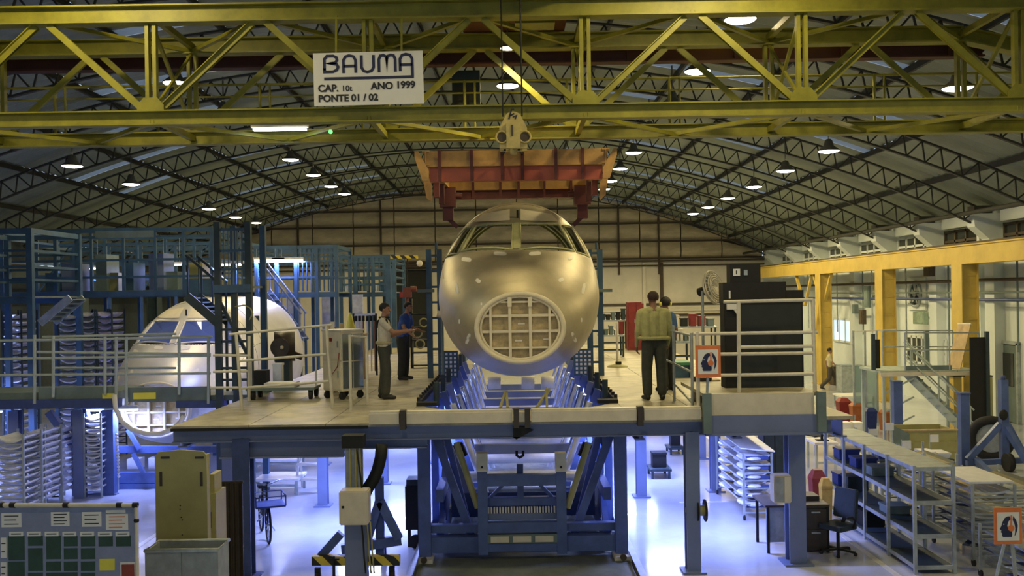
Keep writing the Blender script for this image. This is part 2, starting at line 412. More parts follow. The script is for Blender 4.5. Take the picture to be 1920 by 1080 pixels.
# side walls
wl = Thing('wall_left', base=(XL, 20, 0), kind='structure')
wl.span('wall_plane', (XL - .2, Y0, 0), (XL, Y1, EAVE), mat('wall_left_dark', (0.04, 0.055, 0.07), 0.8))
wr = Thing('wall_right', base=(XR, 20, 0), kind='structure')
wr.span('wall_plane', (XR, Y0, 0), (XR + .2, Y1, EAVE), M_WALL)
COR = [52.3, 48.4, 44.5, 40.6, 36.7, 32.8, 28.9, 25.0, 21.1, 17.2]
for y in COR:
    wr.span('pilaster', (XR - .32, y - .28, 0), (XR, y + .28, 5.6), M_WALL)
    v = []
    prof = [(0, 5.35), (-.32, 5.35), (-.42, 5.6), (-.85, 5.98), (-.9, 6.38), (0, 6.38)]
    v = [(XR + a, y - .24, b) for a, b in prof] + [(XR + a, y + .24, b) for a, b in prof]; n = len(prof)
    wr.mesh('corbel', v, [tuple(range(n)), tuple(range(2 * n - 1, n - 1, -1))] + [(i, i + n, (i + 1) % n + n, (i + 1) % n) for i in range(n)], M_WALL)
    wr.span('bearing_shoe', (XR - .85, y - .22, 6.385), (XR - .3, y + .22, 6.62), M_TRUSS)
for i in range(len(COR) - 1):
    y1_, y0_ = COR[i] - .32, COR[i + 1] + .32
    wr.span('eave_panel', (XR - .12, y0_, 6.12), (XR, y1_, EAVE), M_WALL)
wr.tube('eave_pipe', (XR - 1.25, 10, 6.36), (XR - 1.25, Y1 - .3, 6.36), .07, M_TRUSS)
wr.tube('wall_pipe', (XR - .4, 12, 4.33), (XR - .4, Y1 - .3, 4.33), .055, M_GIRT)
wr.tube('wall_pipe', (XR - .4, 12, 3.72), (XR - .4, 47, 3.72), .05, M_DBLUE)
wr.tube('wall_pipe', (XR - .38, 22, 3.95), (XR - .38, 43, 3.95), .03, M_TEAL)
for y in (24.2, 27.2, 30.2, 31.5, 34.9, 38.2, 39.2, 42.3, 46.4):
    wr.tube('conduit', (XR - .37, y, 2.2), (XR - .37, y, 4.95), .03, M_TEAL if int(y) % 2 else M_GALV)
for y in (23.0, 24.0, 26.2, 29.8): wr.bar('drainpipe', (XR - .12, y, 0), (XR - .12, y, 5.9), .16, .16, M_WALL)
nw = 0
def wall_window(y0, y1, z0, z1, ncols, nrows, gm, fm):
    global nw; nw += 1
    t = Thing('window_%d' % nw, base=(XR, (y0 + y1) / 2, z0), kind='structure')
    x = XR - .03; dy = (y1 - y0) / ncols; dz = (z1 - z0) / nrows
    for i in range(ncols):
        for j in range(nrows):
            t.span('pane', (x - .01, y0 + dy * i + .04, z0 + dz * j + .04), (x + .02, y0 + dy * (i + 1) - .04, z0 + dz * (j + 1) - .04), gm)
    for i in range(ncols + 1): t.bar('mullion', (x - .02, y0 + dy * i, z0 - .05), (x - .02, y0 + dy * i, z1 + .05), .07, .08, fm)
    for j in range(nrows + 1): t.bar('transom', (x - .02, y0, z0 + dz * j), (x - .02, y1, z0 + dz * j), .07, .08, fm)
    return t
for i in range(len(COR) - 1): wall_window(COR[i + 1] + .45, COR[i] - .45, 5.36, 6.02, 4, 2, M_DGLASS, M_WALL if i < 5 else M_GIRT)
def ydep(px, py=640): return FOC * XR / U(px, py)[0]
wall_window(ydep(1612), ydep(1566), 1.75, 2.75, 4, 1, emit('daylit_pane', (0.55, 0.72, 1.0), 0.75), M_WALL)
wall_window(ydep(1742), ydep(1704), 1.35, 2.3, 4, 2, M_DGLASS, M_WALL)
wall_window(ydep(1776), ydep(1752), 1.35, 2.25, 1, 2, mat('grey_glass', (0.25, 0.3, 0.32), 0.3), M_WALL)
d2 = Thing('door_2', base=(XR, ydep(1895), 0), kind='structure'); yd = ydep(1895, 690)
d2.span('door_leaf', (XR - .06, yd - .5, 0.02), (XR - .01, yd + .5, 2.35), M_TEAL)
d2.span('door_pane', (XR - .08, yd - .3, 1.1), (XR - .06, yd + .3, 2.1), M_DGLASS)
for s in (-.54, .54): d2.bar('door_jamb', (XR - .06, yd + s, 0), (XR - .06, yd + s, 2.42), .1, .08, M_GALV)
d2.bar('door_lintel', (XR - .06, yd - .58, 2.42), (XR - .06, yd + .58, 2.42), .1, .1, M_GALV)
# crane runway on yellow columns along the right wall, and its twin by the left wall
def runway(x, ys, label, braces, M_YELW=M_YELW):
    t = Thing('crane_runway', label, 'runway beam', (x, ys[1], 0))
    t.bar('runway_beam', (x, 4, 5.1), (x, 53.5, 5.1), .38, .5, M_YELW)
    t.bar('top_flange', (x, 4, 5.37), (x, 53.5, 5.37), .46, .04, M_YELW)
    t.bar('bottom_flange', (x, 4, 4.83), (x, 53.5, 4.83), .46, .04, M_YELW)
    t.bar('crane_rail', (x, 4, 5.43), (x, 53.5, 5.43), .07, .07, M_GIRT)
    for y in ys:
        c = t.bar('runway_column', (x, y, 0), (x, y, 4.81), .46, .62, M_YELW, 'channel' if False else 'ibeam')
        for sx in (-1, 1):
            t.bar('column_flange', (x + sx * .24, y - .1, 0), (x + sx * .24, y - .1, 4.81), .03, .62, M_YELW, parent=c)
        for k in range(7): t.span('batten', (x - .22, y - .335, .5 + k * .66), (x + .22, y - .315, .54 + k * .66), M_YELW, parent=c)
        t.span('base_plate', (x - .38, y - .45, 0), (x + .38, y + .45, .04), M_YELW, parent=c)
    if braces:
        for y in (ys[0], ys[0] + 2.6):
            for s in (-1, 1): t.bar('knee_brace', (x, y + s * .1, 3.4), (x, y + s * 1.15, 4.8), .12, .12, M_YELW)
        t.bar('knee_brace', (x - .4, ys[0] - .2, 2.2), (x - .05, ys[0] - .2, 4.8), .08, .08, M_YELW)
    return t
runway(13.65, [41.0, 34.2, 28.2, 21.4, 14.6], 'yellow crane runway beam on yellow columns along the white wall', True)
runway(-17.6, [46, 38, 30, 22], 'crane runway beam coloured dark as gloom beyond the blue scaffolds', False, M_SCAFD)  # twin of the yellow runway, its gloom put into the dark colour
# high-bay lamps
NTH = ['nearest', 'second', 'third', 'fourth', 'fifth', 'sixth', 'seventh', 'eighth', 'ninth', 'tenth', 'eleventh']
def lathe(prof, n=20):
    v = []; f = []
    for r, z in prof:
        for k in range(n): t = 2 * PI * k / n; v.append((r * math.cos(t), r * math.sin(t), z))
    for i in range(len(prof) - 1):
        for k in range(n): f.append((i * n + k, i * n + (k + 1) % n, (i + 1) * n + (k + 1) % n, (i + 1) * n + k))
    return v, f
shade_me = new_mesh('lamp_shade', *lathe([(.06, .34), (.10, .30), (.14, .16), (.30, .03), (.31, 0), (.29, .01), (.13, .15)]), True)
disc_me = new_mesh('lamp_lens', *lathe([(.0, -.045), (.16, -.035), (.26, -.01), (.285, .012)]), True)
def solve_lamp(px, py):
    a, b = U(px, py); best = None
    for i in range(4000):
        Y = 8 + i * .012; x = a / FOC * Y; z = CAMZ - b / FOC * Y
        if abs(x - HCX) < HW and z > roof_z(x, 0) - 1.12: return Vector((x, Y, z))
    return P(px, py, 40)
LAMPROWS = [
    ('leftmost row', [(136, 312), (246, 346), (392, 392), (442, 408), (480, 418)]),
    ('row left of the middle', [(330, 157), (419, 214), (491, 262), (545, 300), (588, 329), (621, 350), (646, 364)]),
    ('middle row under the ridge', [(952, 162), (777, 264)]),
    ('row right of the middle', [(1388, 38), (1308, 135), (1261, 196), (1218, 248), (1188, 287), (1163, 317), (1145, 340), (1133, 355)]),
    ('rightmost row', [(1796, 166), (1554, 284), (1473, 321), (1414, 351), (1365, 372), (1328, 389), (1300, 401)]),
]
def high_bay(p, label, energy):
    t = Thing('high_bay_lamp', label, 'lamp', p, group='high-bay lamps under the arched roof', local=True)
    t.put('lamp_shade', shade_me, M_LAMPBODY, Matrix.Identity(4)); t.put('lamp_lens', disc_me, M_LAMPGLOW, Matrix.Identity(4))
    h = roof_z(p[0]) - .1 - p[2]
    t.tube('lamp_rod', (0, 0, .33), (0, 0, h), .02, M_LAMPBODY)
    lamp_light('SPOT', WM[t.o] @ Matrix.Translation((0, 0, -.07)), energy, LAMP_COL, t.o, spot_size=math.radians(172), spot_blend=0.35, shadow_soft_size=.25)
for row, pts in LAMPROWS:
    for i, (px, py) in enumerate(pts):
        far = ', the farthest' if i == len(pts) - 1 else ''
        high_bay(solve_lamp(px, py), 'glowing round high-bay lamp, %s%s in the %s' % (NTH[i] if i else 'nearest', far, row), LAMP_W * (.35 if row == 'leftmost row' else 1.5 if row == 'rightmost row' else 1) * (1.5 if solve_lamp(px, py).y > 36 else 1))
for i, (x, y) in enumerate([(-6, 12), (3, 12), (8, 8), (-1.5, 5), (-12, 10)]):   # the rows go on overhead, above the picture
    high_bay(Vector((x, y, roof_z(x) - 1.05)), 'high-bay lamp overhead above the picture, %s of those' % NTH[i], LAMP_W * 1.3)
# ------------------------------------------------------------------ overhead travelling crane
cr = Thing('bridge_crane', 'yellow lattice bridge crane spanning the hall above the deck', 'crane', (-2, 14.9, 5.47))
YF, YR, ZL, ZH = 14.0, 15.8, 6.83, 8.38
XE0, XE1 = -17.4, 13.5; XK0, XK1 = -11.85, 7.66
NB = [-2.1 + 3.25 * k for k in range(-4, 5)]            # lower nodes with a vertical
def ztop(x):
    if x < XK0: return ZH + (XK0 - x) / (XE0 - XK0) * (ZH - 7.1)
    if x > XK1: return ZH - (x - XK1) / (XE1 - XK1) * (ZH - 7.05)
    return ZH
for Y in (YF, YR):
    cr.bar('lower_chord', (XE0, Y, ZL), (XE1, Y, ZL), .2, .22, M_YEL, 'ibeam')
    cr.bar('upper_chord', (XK0, Y, ZH), (XK1, Y, ZH), .24, .27, M_YEL, 'ibeam')
    cr.bar('chord_end', (XK0, Y, ZH), (XE0, Y, 7.1), .22, .24, M_YEL, 'ibeam')
    cr.bar('chord_end', (XK1, Y, ZH), (XE1, Y, 7.05), .22, .24, M_YEL, 'ibeam')
    for i, x in enumerate(NB):
        if not (XK0 - .5 < x < XK1 + 3): continue
        zt = ztop(x) - .13
        for s in (-.055, .055):
            cr.bar('vertical', (x + s, Y, ZL + .1), (x + s, Y, zt), .055, .1, M_YEL)
        v = [(-.2, -.08), (.2, -.08), (.2, .02), (.1, .13), (-.1, .13), (-.2, .02)]
        cr.plate('gusset', v, .02, Matrix.Translation((x, Y - .06, ZL + .17)) @ FRONT, M_YEL)
        for s in (-1, 1):
            xm = x + s * 1.62
            if xm < XK0 - 2 or xm > XK1 + 2.5: continue
            zm = ztop(xm) - .14
            for q in ((-.03, .03) if Y == YF else (0,)):
                cr.bar('diagonal', (x + s * .14, Y + q, ZL + .14), (xm - s * .1, Y + q, zm), .05, .095, M_YEL, 'angle' if q else 'box')
for i, x in enumerate(NB):
    for s in (-1, 1):
        a, b = (x, YF), (x + s * 1.62, YR)
        cr.bar('lower_brace', (*a, ZL - .05), (*b, ZL - .05), .07, .06, M_YEL)
        if XK0 < x < XK1 and XK0 < b[0] < XK1: cr.bar('upper_brace', (*b[:1], YF, ZH - .08), (x, YR, ZH - .08), .07, .06, M_YEL)
    cr.bar('cross_tie', (x, YF, ZL), (x, YR, ZL), .08, .1, M_YEL)
    if XK0 < x < XK1:
        cr.bar('cross_tie', (x, YF, ZH), (x, YR, ZH), .08, .1, M_YEL)
        cr.bar('sway_brace', (x, YF, ZH - .1), (x, YR, ZL + .1), .05, .05, M_YEL)
        cr.bar('sway_brace', (x, YR, ZH - .1), (x, YF, ZL + .1), .04, .04, M_YEL)
cr.bar('trolley_girder', (XK0, 16.35, 8.30), (8.3, 16.35, 8.30), .22, .34, M_BRN, 'ibeam')
for k in range(11): cr.span('stiffener', (XK0 + .9 + k * 1.86, 16.22, 8.15), (XK0 + .93 + k * 1.86, 16.27, 8.46), M_BRN)
# walkway with handrail along the rear truss
cr.bar('walkway', (-14, 16.35, 6.95), (10.5, 16.35, 6.95), .7, .05, M_YEL)
for z, r in ((7.93, .022), (7.72, .016), (7.42, .016)): cr.tube('handrail', (-14, 16.68, z), (10.5, 16.68, z), r, M_YEL)
for k in range(14):
    x = -13.6 + k * 1.83
    cr.tube('rail_post', (x, 16.68, 6.95), (x, 16.68, 7.95), .026, M_YEL)
    if k % 2: cr.tube('rail_post', (x + .18, 16.68, 6.95), (x + .18, 16.68, 7.95), .02, M_YEL)
for x in (XE0, XE1):
    cr.span('end_carriage', (x - .18, 13.2, 5.75), (x + .18, 16.6, 6.7), M_YEL)
    for y in (13.6, 16.2): cr.tube('carriage_wheel', (x - .08, y, 5.66), (x + .08, y, 5.66), .2, M_GIRT, shape='round')
cr.box('junction_box', P(1002, 20, 14.6), (.62, .4, .5), M_YEL)
cr.ball('indicator_lamp', P(620, 247, 13.86), .03, M_GREENLED)
# crab on the top chords
crab = Thing('hoist_crab', 'dark hoist trolley riding on the yellow crane trusses', 'hoist', (0, 14.9, 8.5))
crab.span('crab_frame', (-.75, 13.45, 8.53), (.95, 15.85, 8.68), M_BRN)
crab.tube('rope_drum', (-.5, 14.9, 8.9), (.7, 14.9, 8.9), .22, M_GIRT, shape='round')
crab.span('hoist_motor', (.2, 14.3, 8.68), (.7, 14.6, 8.98), M_GIRT)
for px in (943, 979):
    a = P(px, 215, 13.6); crab.tube('hoist_rope', (a.x, 13.6, 6.7), (a.x, 13.6, 8.6), .012, M_BLK)
cab = Thing('crane_dark_box', 'dark box slung behind the crane truss left of the hook', 'cabinet', P(875, 150, 17.2))  # dark box filling the dark band behind the truss
a, b = P(848, 145, 17.1), P(902, 280, 17.1)
cab.span('cabinet_body', (a.x, 17.0, b.z + .55), (b.x, 17.3, a.z + .1), M_SCAFD)
cab.span('cabinet_door', (a.x + .03, 16.98, b.z + .6), (b.x - .03, 17.0, a.z - .2), M_TRUSS)
for x in (a.x + .1, b.x - .1): cab.bar('hanger', (x, 17.1, a.z + .1), (x, 16.4, 8.2), .04, .04, M_TRUSS)
cl = Thing('crane_lamp', 'small round lamp under the hoist trolley in front of the red girder', 'lamp', P(952, 91, 15.3)); p = P(952, 91, 15.3); Q = Matrix.Translation(p) @ Matrix.Scale(.42, 4)
cl.put('lamp_shade', shade_me, M_LAMPBODY, Q); cl.put('lamp_lens', disc_me, M_LAMPGLOW, Q); cl.tube('lamp_rod', p + Vector((0, 0, .13)), (p.x, p.y, 8.53), .012, M_LAMPBODY)
lamp_light('SPOT', Matrix.Translation(p + Vector((0, 0, -.05))), 260, LAMP_COL, cl.o, spot_size=math.radians(165), spot_blend=.5, shadow_soft_size=.1)
# hook block
hk = Thing('hook_block', 'cream yellow crane hook block with arched top above orange beam', 'hook block', P(963, 280, 13.5))
o = P(963, 279, 13.5); s = 1 / 129.6
out = [(-26, 0), (26, 0), (26, 38), (22, 46), (19, 52)] + [(17 * math.cos(t), 52 + 17 * math.sin(t)) for t in [PI * k / 10 for k in range(1, 10)]] + [(-19, 52), (-22, 46), (-26, 38)]
out = [(x * s, y * s) for x, y in out]
hk.plate('front_cheek', out, .05, Matrix.Translation(o) @ FRONT, M_HOOK)
hk.plate('rear_cheek', out, .05, Matrix.Translation(o + Vector((0, .25, 0))) @ FRONT, M_HOOK)
hk.span('centre_plate', o + Vector((-.1, -.09, 0)), o + Vector((.1, -.05, .36)), M_HOOK)
hk.span('slot', o + Vector((-.03, -.1, .17)), o + Vector((.0, -.09, .33)), M_GIRT)
for sx in (-1, 1):
    c = o + Vector((sx * .165, 0, .16))
    hk.tube('sheave', c + Vector((0, -.06, 0)), c + Vector((0, .22, 0)), .07, M_GIRT, shape='round')
    hk.path('sheave_guard', [c + Vector((.085 * math.cos(t), -.065, .085 * math.sin(t))) for t in [PI * 2 * k / 12 for k in range(12)]], .014, M_HOOK, closed=True)
for pts in ([(-.06, .42), (-.02, .56), (.02, .56)], [(.0, .45), (.05, .47), (.03, .42)], [(-.04, .47), (.02, .5)]):
    hk.put('stencil_mark', new_mesh('stencil_mark', *ribbon(pts, .022, .004)), M_BINK, Matrix.Translation(o + Vector((0, -.052, 0))) @ FRONT)
hk.tube('hook_shank', o + Vector((0, .12, -.06)), o + Vector((0, .12, .05)), .05, M_HOOK)
# lifting beam
lb = Thing('lifting_beam', 'orange and red spreader frame lifting the central aircraft nose', 'lifting beam', P(965, 335, 17))
def spreader(Y, px0, px1, z2, z1, z0, straps, back):
    x0, x1 = X(px0, 320, Y), X(px1, 320, Y)
    lb.span('upper_plate', (x0 - .05, Y - .06, CAMZ + z1), (x1 + .05, Y + .2, CAMZ + z2), M_ORGT)
    lb.span('lower_web', (x0 + .03, Y, CAMZ + z0), (x1 - .03, Y + .16, CAMZ + z1), M_ORG if not back else M_DRED)
    lb.span('flange', (x0, Y - .08, CAMZ + z1 - .02), (x1, Y + .22, CAMZ + z1 + .015), M_ORGT)
    for p in straps:
        x = X(p, 320, Y); lb.span('strap', (x - .025, Y - .11, CAMZ + z0 - .01), (x + .025, Y - .06, CAMZ + z2 + .01), M_DRED)
    return x0, x1
x0, x1 = spreader(15.3, 802, 1133, 2.37, 2.13, 1.88, (825, 885, 942, 980, 1042, 1092), False)
x2, x3 = spreader(19.1, 845, 1096, 2.37, 2.17, 1.98, (887, 938, 972, 1020, 1070), True)
for sx, xa, xb in ((-1, x0, x2), (1, x1, x3)):
    lb.bar('side_beam', (xa + sx * .02, 15.2, CAMZ + 2.25), (xb + sx * .02, 19.3, CAMZ + 2.25), .12, .24, M_ORGT, 'ibeam')
    lb.mesh('end_plate', [(xa + sx * q[0], 15.18 + dy, CAMZ + q[1]) for dy in (0, .05) for q in ((-.03, 2.05), (.14, 2.36), (.2, 2.36), (.2, 2.26), (.08, 1.88), (-.03, 1.88))],
            [(0, 1, 2, 3, 4, 5), (11, 10, 9, 8, 7, 6)] + [(i, i + 6, (i + 1) % 6 + 6, (i + 1) % 6) for i in range(6)], M_ORGT)
    lb.mesh('end_plate', [(xa + sx * q[0], 16.1 + dy, CAMZ + q[1]) for dy in (0, .05) for q in ((.0, 1.9), (.14, 2.3), (.2, 2.3), (.1, 1.7), (0, 1.62))],
            [(0, 1, 2, 3, 4), (9, 8, 7, 6, 5)] + [(i, i + 5, (i + 1) % 5 + 5, (i + 1) % 5) for i in range(5)], M_ORGT)
    for yy in (16.6, 17.8):
        lb.bar('drop_leg', (xa * .97, yy, CAMZ + 1.75), (xa * .97, yy, CAMZ + 2.2), .1, .16, M_DRED)
    cx = X(840 if sx < 0 else 1092, 380, 18.3)
    lb.span('clamp_body', (cx - .16, 18.2, CAMZ + 1.74), (cx + .16, 18.5, CAMZ + 2.12), M_DRED)
    lb.tube('clamp_roller', (cx - sx * .28, 18.3, CAMZ + 1.95), (cx + sx * .2, 18.3, CAMZ + 2.0), .06, M_DRED, shape='round')
    lb.bar('clamp_jaw', (cx, 18.35, CAMZ + 1.48), (cx, 18.35, CAMZ + 1.8), .2, .2, M_DRED)
    lb.bar('clamp_arm', (cx, 18.35, CAMZ + 1.52), (cx - sx * .18, 18.35, CAMZ + 1.35), .06, .08, M_DRED)
for px in (943, 979):
    a = P(px, 283, 15.3); lb.bar('sling', (a.x, 15.2, CAMZ + 2.3), (P(px + (4 if px < 960 else -6), 279, 13.6).x, 13.62, CAMZ + 2.12), .03, .03, M_BLK)
# BAUMA board hanging on the truss
sg = Thing('crane_sign', 'white capacity board reading BAUMA hung on the yellow crane truss', 'sign', P(692, 200, 13.78))
a, b = P(588, 100, 13.78), P(795, 196, 13.78); W, H = b.x - a.x, a.z - b.z
th = math.radians(0.9)
SM = Matrix.Translation((a.x, 13.78, b.z)) @ Matrix.Rotation(math.radians(-.6), 4, 'Y') @ FRONT
sg.plate('board', [(0, 0), (W, 0), (W, H), (0, H)], .02, SM @ Matrix.Translation((0, 0, -.02)), M_PAPER)
k = W / 207.0
def ink(name, pts, wd=5.2): sg.put(name, new_mesh(name, *ribbon([(x * k, (105 - y) * k) for x, y in pts], wd * k, .005)), M_INK, SM)
def flip(l): return l
# letters are drawn in the board's own pixels (x right, y down)
ink('letter_b', [(21, 38), (21, 17)] + [(26, 11)] + [(38, 11)] + [(44, 14), (45, 19), (42, 24), (34, 25), (22, 25), (34, 25), (44, 27), (47, 32), (44, 38), (37, 41), (21, 41), (21, 34)])
ink('letter_a', [(57, 44), (57, 20), (61, 13), (68, 11), (76, 13), (80, 20), (80, 44)]); ink('letter_a_bar', [(57, 31), (80, 31)])
ink('letter_u', [(91, 11), (91, 34), (95, 41), (102, 43), (110, 41), (114, 34), (114, 11)])
ink('letter_m', [(124, 44), (124, 20), (127, 13), (133, 12), (138, 15), (139, 20), (139, 44), (139, 20), (141, 14), (146, 12), (152, 13), (155, 20), (155, 44)])
ink('letter_a', [(164, 43), (164, 20), (168, 13), (175, 11), (183, 13), (187, 20), (187, 54), (20, 54)]); ink('letter_a_bar', [(164, 31), (187, 31)])
for body, x, y, sz in (('CAP.', 8, 78, 18), ('10t', 52, 78, 15), ('ANO', 108, 76, 18), ('1999', 155, 75, 18), ('PONTE 01 / 02', 8, 97, 17.5)):
    sg.put('lettering', text_mesh(body, sz * k * 1.02, .005 * (0.3 if body == '10t' else 1)), M_BINK, SM @ Matrix.Translation((x * k, (105 - y) * k, .002)))
for x in (W * .2, W * .8): sg.bar('hanger', (a.x + x, 13.82, a.z - .1), (a.x + x, 13.9, 8.3), .03, .02, M_YEL)
# ------------------------------------------------------------------ aircraft nose section (built once, twice in the hall)
AX, AY0, AY1, AYE = 0.13, 15.8, 18.7, 23.5
def lerp(tab, t):
    for (t0, v0), (t1, v1) in zip(tab, tab[1:]):
        if t <= t1:
            u = max(0, (t - t0) / (t1 - t0)); return v0 + (v1 - v0) * u
    return tab[-1][1]
def smooth_tab(tab, t):
    n = 6; return sum(lerp(tab, t + d * .05) for d in range(-n // 2, n // 2 + 1)) / (n + 1)
T_HW = [(-.5, .40), (0, .745), (.15, .93), (.35, 1.10), (.6, 1.24), (.9, 1.355), (1.3, 1.455), (1.8, 1.515), (2.4, 1.545), (2.9, 1.55), (9, 1.55)]
T_TOP = [(-.5, -.2), (0, .03), (.2, .22), (.5, .46), (.9, .69), (1.15, .82), (1.45, 1.06), (1.75, 1.30), (2.1, 1.56), (2.5, 1.76), (2.9, 1.86), (3.4, 1.90), (9, 1.92)]
T_BOT = [(-.5, -1.0), (0, -1.147), (.2, -1.26), (.5, -1.36), (1.0, -1.46), (1.6, -1.52), (2.2, -1.53), (9, -1.53)]
T_MID = [(-.5, -.6), (0, -.56), (.6, -.35), (1.2, -.15), (2.0, .02), (2.9, .12), (9, .12)]
def hull(u, y):
    t = y - AY0
    if t <= 1e-6: hw, tp, bt, md = .745, .03, -1.147, -.56
    else:
        k = min(1, t / .3)
        hw, tp, bt, md = [ (1 - k) * lerp(T, t) + k * smooth_tab(T, t) for T in (T_HW, T_TOP, T_BOT, T_MID)]
    c, s = math.cos(u), math.sin(u)
    return Vector((AX + hw * c, y, CAMZ + md + ((tp - md) if s > 0 else (md - bt)) * s))
ys = [AY0 + 3.4 * (i / 170) for i in range(171)] + [AY0 + 3.4 + .35 * i for i in range(1, 13)]
NU = 288; HV = []; HF = []
for y in ys:
    for k in range(NU): HV.append(hull(2 * PI * k / NU, y))
for i in range(len(ys) - 1):
    for k in range(NU): HF.append((i * NU + k, (i + 1) * NU + k, (i + 1) * NU + (k + 1) % NU, i * NU + (k + 1) % NU))
bvh = BVHTree.FromPolygons(HV, HF)
EYE = Vector((0, 0, CAMZ))
def hit(px, py, lift=0.0):
    d = (P(px, py, 10) - EYE).normalized(); loc, nrm, _, dist = bvh.ray_cast(EYE, d)
    if loc is None:
        loc, nrm, _, dist = bvh.find_nearest(P(px, py, 17.6))
    if nrm.dot(d) > 0: nrm = -nrm
    return loc + nrm * lift, nrm
WIN = {'front': [[(866, 471), (961, 468), (961, 421), (930, 421), (893, 424)], [(975, 468), (1076, 471), (1047, 421), (1010, 420), (975, 420)]],
       'side': [[(836, 484), (859, 476), (887, 426), (874, 428)], [(1082, 474), (1104, 482), (1072, 426), (1055, 423)]]}
polys = []
for k_, l in WIN.items():
    for pl in l:
        polys.append((k_, [hit(*p)[0] for p in pl]))
def proj(v): return (v.x / v.y, (v.z - CAMZ) / v.y)
def inside(q, poly):
    r = False; n = len(poly)
    for i in range(n):
        (x1, y1), (x2, y2) = poly[i], poly[(i + 1) % n]
        if (y1 > q[1]) != (y2 > q[1]) and q[0] < (x2 - x1) * (q[1] - y1) / (y2 - y1) + x1: r = not r
    return r
pp = [[proj(v) for v in pl] for _, pl in polys]
keep = []
for fc in HF:
    c = (HV[fc[0]] + HV[fc[2]]) / 2
    if c.y < 18.9 and c.z > CAMZ + .5 and any(inside(proj(c), q) for q in pp): continue
    keep.append(fc)
hull_me = new_mesh('skin', HV, keep, True, [M_ALU, M_PRIM])
bm = bmesh.new(); bm.from_mesh(hull_me); bmesh.ops.recalc_face_normals(bm, faces=bm.faces)
bm.to_mesh(hull_me); bm.free()
def build_nose(label, glazed, skin):
    t = Thing('aircraft_nose', label, 'aircraft', (AX, AY0, CAMZ - 1.5))
    me = hull_me.copy(); me.materials[0] = skin
    o = bpy.data.objects.new('skin', me); C.objects.link(o); o.parent = t.o; o.matrix_parent_inverse = WM[t.o].inverted(); WM[o] = Matrix.Identity(4)
    md = o.modifiers.new('thickness', 'SOLIDIFY'); md.thickness = .035; md.offset = -1; md.material_offset = 1
    def loop(pl, n=10):
        q = []
        for i in range(len(pl)):
            a, b = pl[i], pl[(i + 1) % len(pl)]
            for k in range(n):
                p = a.lerp(b, k / n); c = bvh.find_nearest(p)[0]; q.append(p.lerp(c, .9))
        return q
    for kind, pl in polys:
        q = loop(pl); fr = t.path('window_frame', q, .024 if kind == 'front' else .02, skin if glazed else M_PRIM, closed=True)
        if glazed:
            c = sum(q, Vector()) / len(q); v = [c] + q; n = len(q)
            t.mesh('window_pane', v, [(0, 1 + i, 1 + (i + 1) % n) for i in range(n)], M_PGLASS, parent=fr)
    # lintel strip, brow panels and centre post
    l0, l1 = hit(961, 420)[0], hit(961, 468)[0]; r0, r1 = hit(975, 420)[0], hit(975, 468)[0]
    m0, m1 = (l0 + r0) / 2, (l1 + r1) / 2
    t.bar('centre_post', m0 + Vector((0, .03, 0)), m1 + Vector((0, .03, 0)), .10, .07, skin if glazed else M_PRIM)
    for q4 in (((890, 417), (956, 414), (956, 393), (906, 402)), ((976, 414), (1047, 416), (1034, 402), (976, 393))):
        v = []
        for j in range(5):
            for i in range(13):
                a_, b_ = i / 12, j / 4
                px = (q4[0][0] * (1 - a_) + q4[1][0] * a_) * (1 - b_) + (q4[3][0] * (1 - a_) + q4[2][0] * a_) * b_
                py = (q4[0][1] * (1 - a_) + q4[1][1] * a_) * (1 - b_) + (q4[3][1] * (1 - a_) + q4[2][1] * a_) * b_
                v.append(hit(px, py, .012)[0])
        t.mesh('brow_panel', v, [(13 * j + i, 13 * j + i + 1, 13 * j + i + 14, 13 * j + i + 13) for j in range(4) for i in range(12)], M_RING, smooth=True)
    t.tube('brow_pin', hull(PI / 2, AY0 + 2.0) + Vector((0, -.02, -.02)), hull(PI / 2, AY0 + 2.0) + Vector((0, -.02, .13)), .02, M_BLK)
    # sealing seams of the skin sheets
    for y in (AY0 + 2.62, AY0 + 3.3):
        t.path('skin_seam', [hull(2 * PI * k / 64, y) for k in range(64)], .006, M_GIRT, closed=True, n=5)
    for u in (.35, PI - .35):
        t.path('skin_seam', [hull(u, AY0 + 1.5 + .2 * k) for k in range(12)], .005, M_GIRT, n=5)
    # radome mounting ring and lattice
    cz = CAMZ - .56; ra, rb = .735, .58
    def ell(f, n=48, y=AY0 - .015): return [Vector((AX + ra * f * math.cos(2 * PI * k / n), y, cz + rb * f * math.sin(2 * PI * k / n))) for k in range(n)]
    rg = t.path('radome_ring', ell(1.0), .045, M_RING, closed=True, n=10)
    t.path('ring_lip', ell(.91, y=AY0 + .0), .022, M_RING, closed=True, n=8, parent=rg)
    q = ell(.96, y=AY0 + .09); t.mesh('bulkhead', [Vector((AX, AY0 + .09, cz))] + q, [(0, 1 + i, 1 + (i + 1) % 48) for i in range(48)], M_BULK)
    for fx in (-.68, -.235, .235, .68):
        h = rb * .93 * math.sqrt(1 - fx * fx)
        t.bar('bulkhead_rib', (AX + fx * ra, AY0 + .02, cz - h), (AX + fx * ra, AY0 + .02, cz + h), .05 if abs(fx) < .5 else .04, .08, M_RING)
    for fz in (.76, .36, -.10, -.58):
        h = ra * .93 * math.sqrt(1 - fz * fz)
        t.bar('bulkhead_rib', (AX - h, AY0 + .035, cz + fz * rb), (AX + h, AY0 + .035, cz + fz * rb), .07, .045 if abs(fz) < .5 else .03, M_RING)
    for fx in (-.235, .235):
        t.span('hinge_bracket', (AX + fx * ra - .035, AY0 - .05, cz + rb * .62), (AX + fx * ra + .035, AY0 + .04, cz + rb * .9), M_RING)
    for dx, dz in ((.02, .07), (-.03, -.22), (.45, -.2), (-.42, .2)):
        t.box('placard', (AX + dx, AY0 + .082, cz + dz), (.12, .01, .03), M_TAPE)
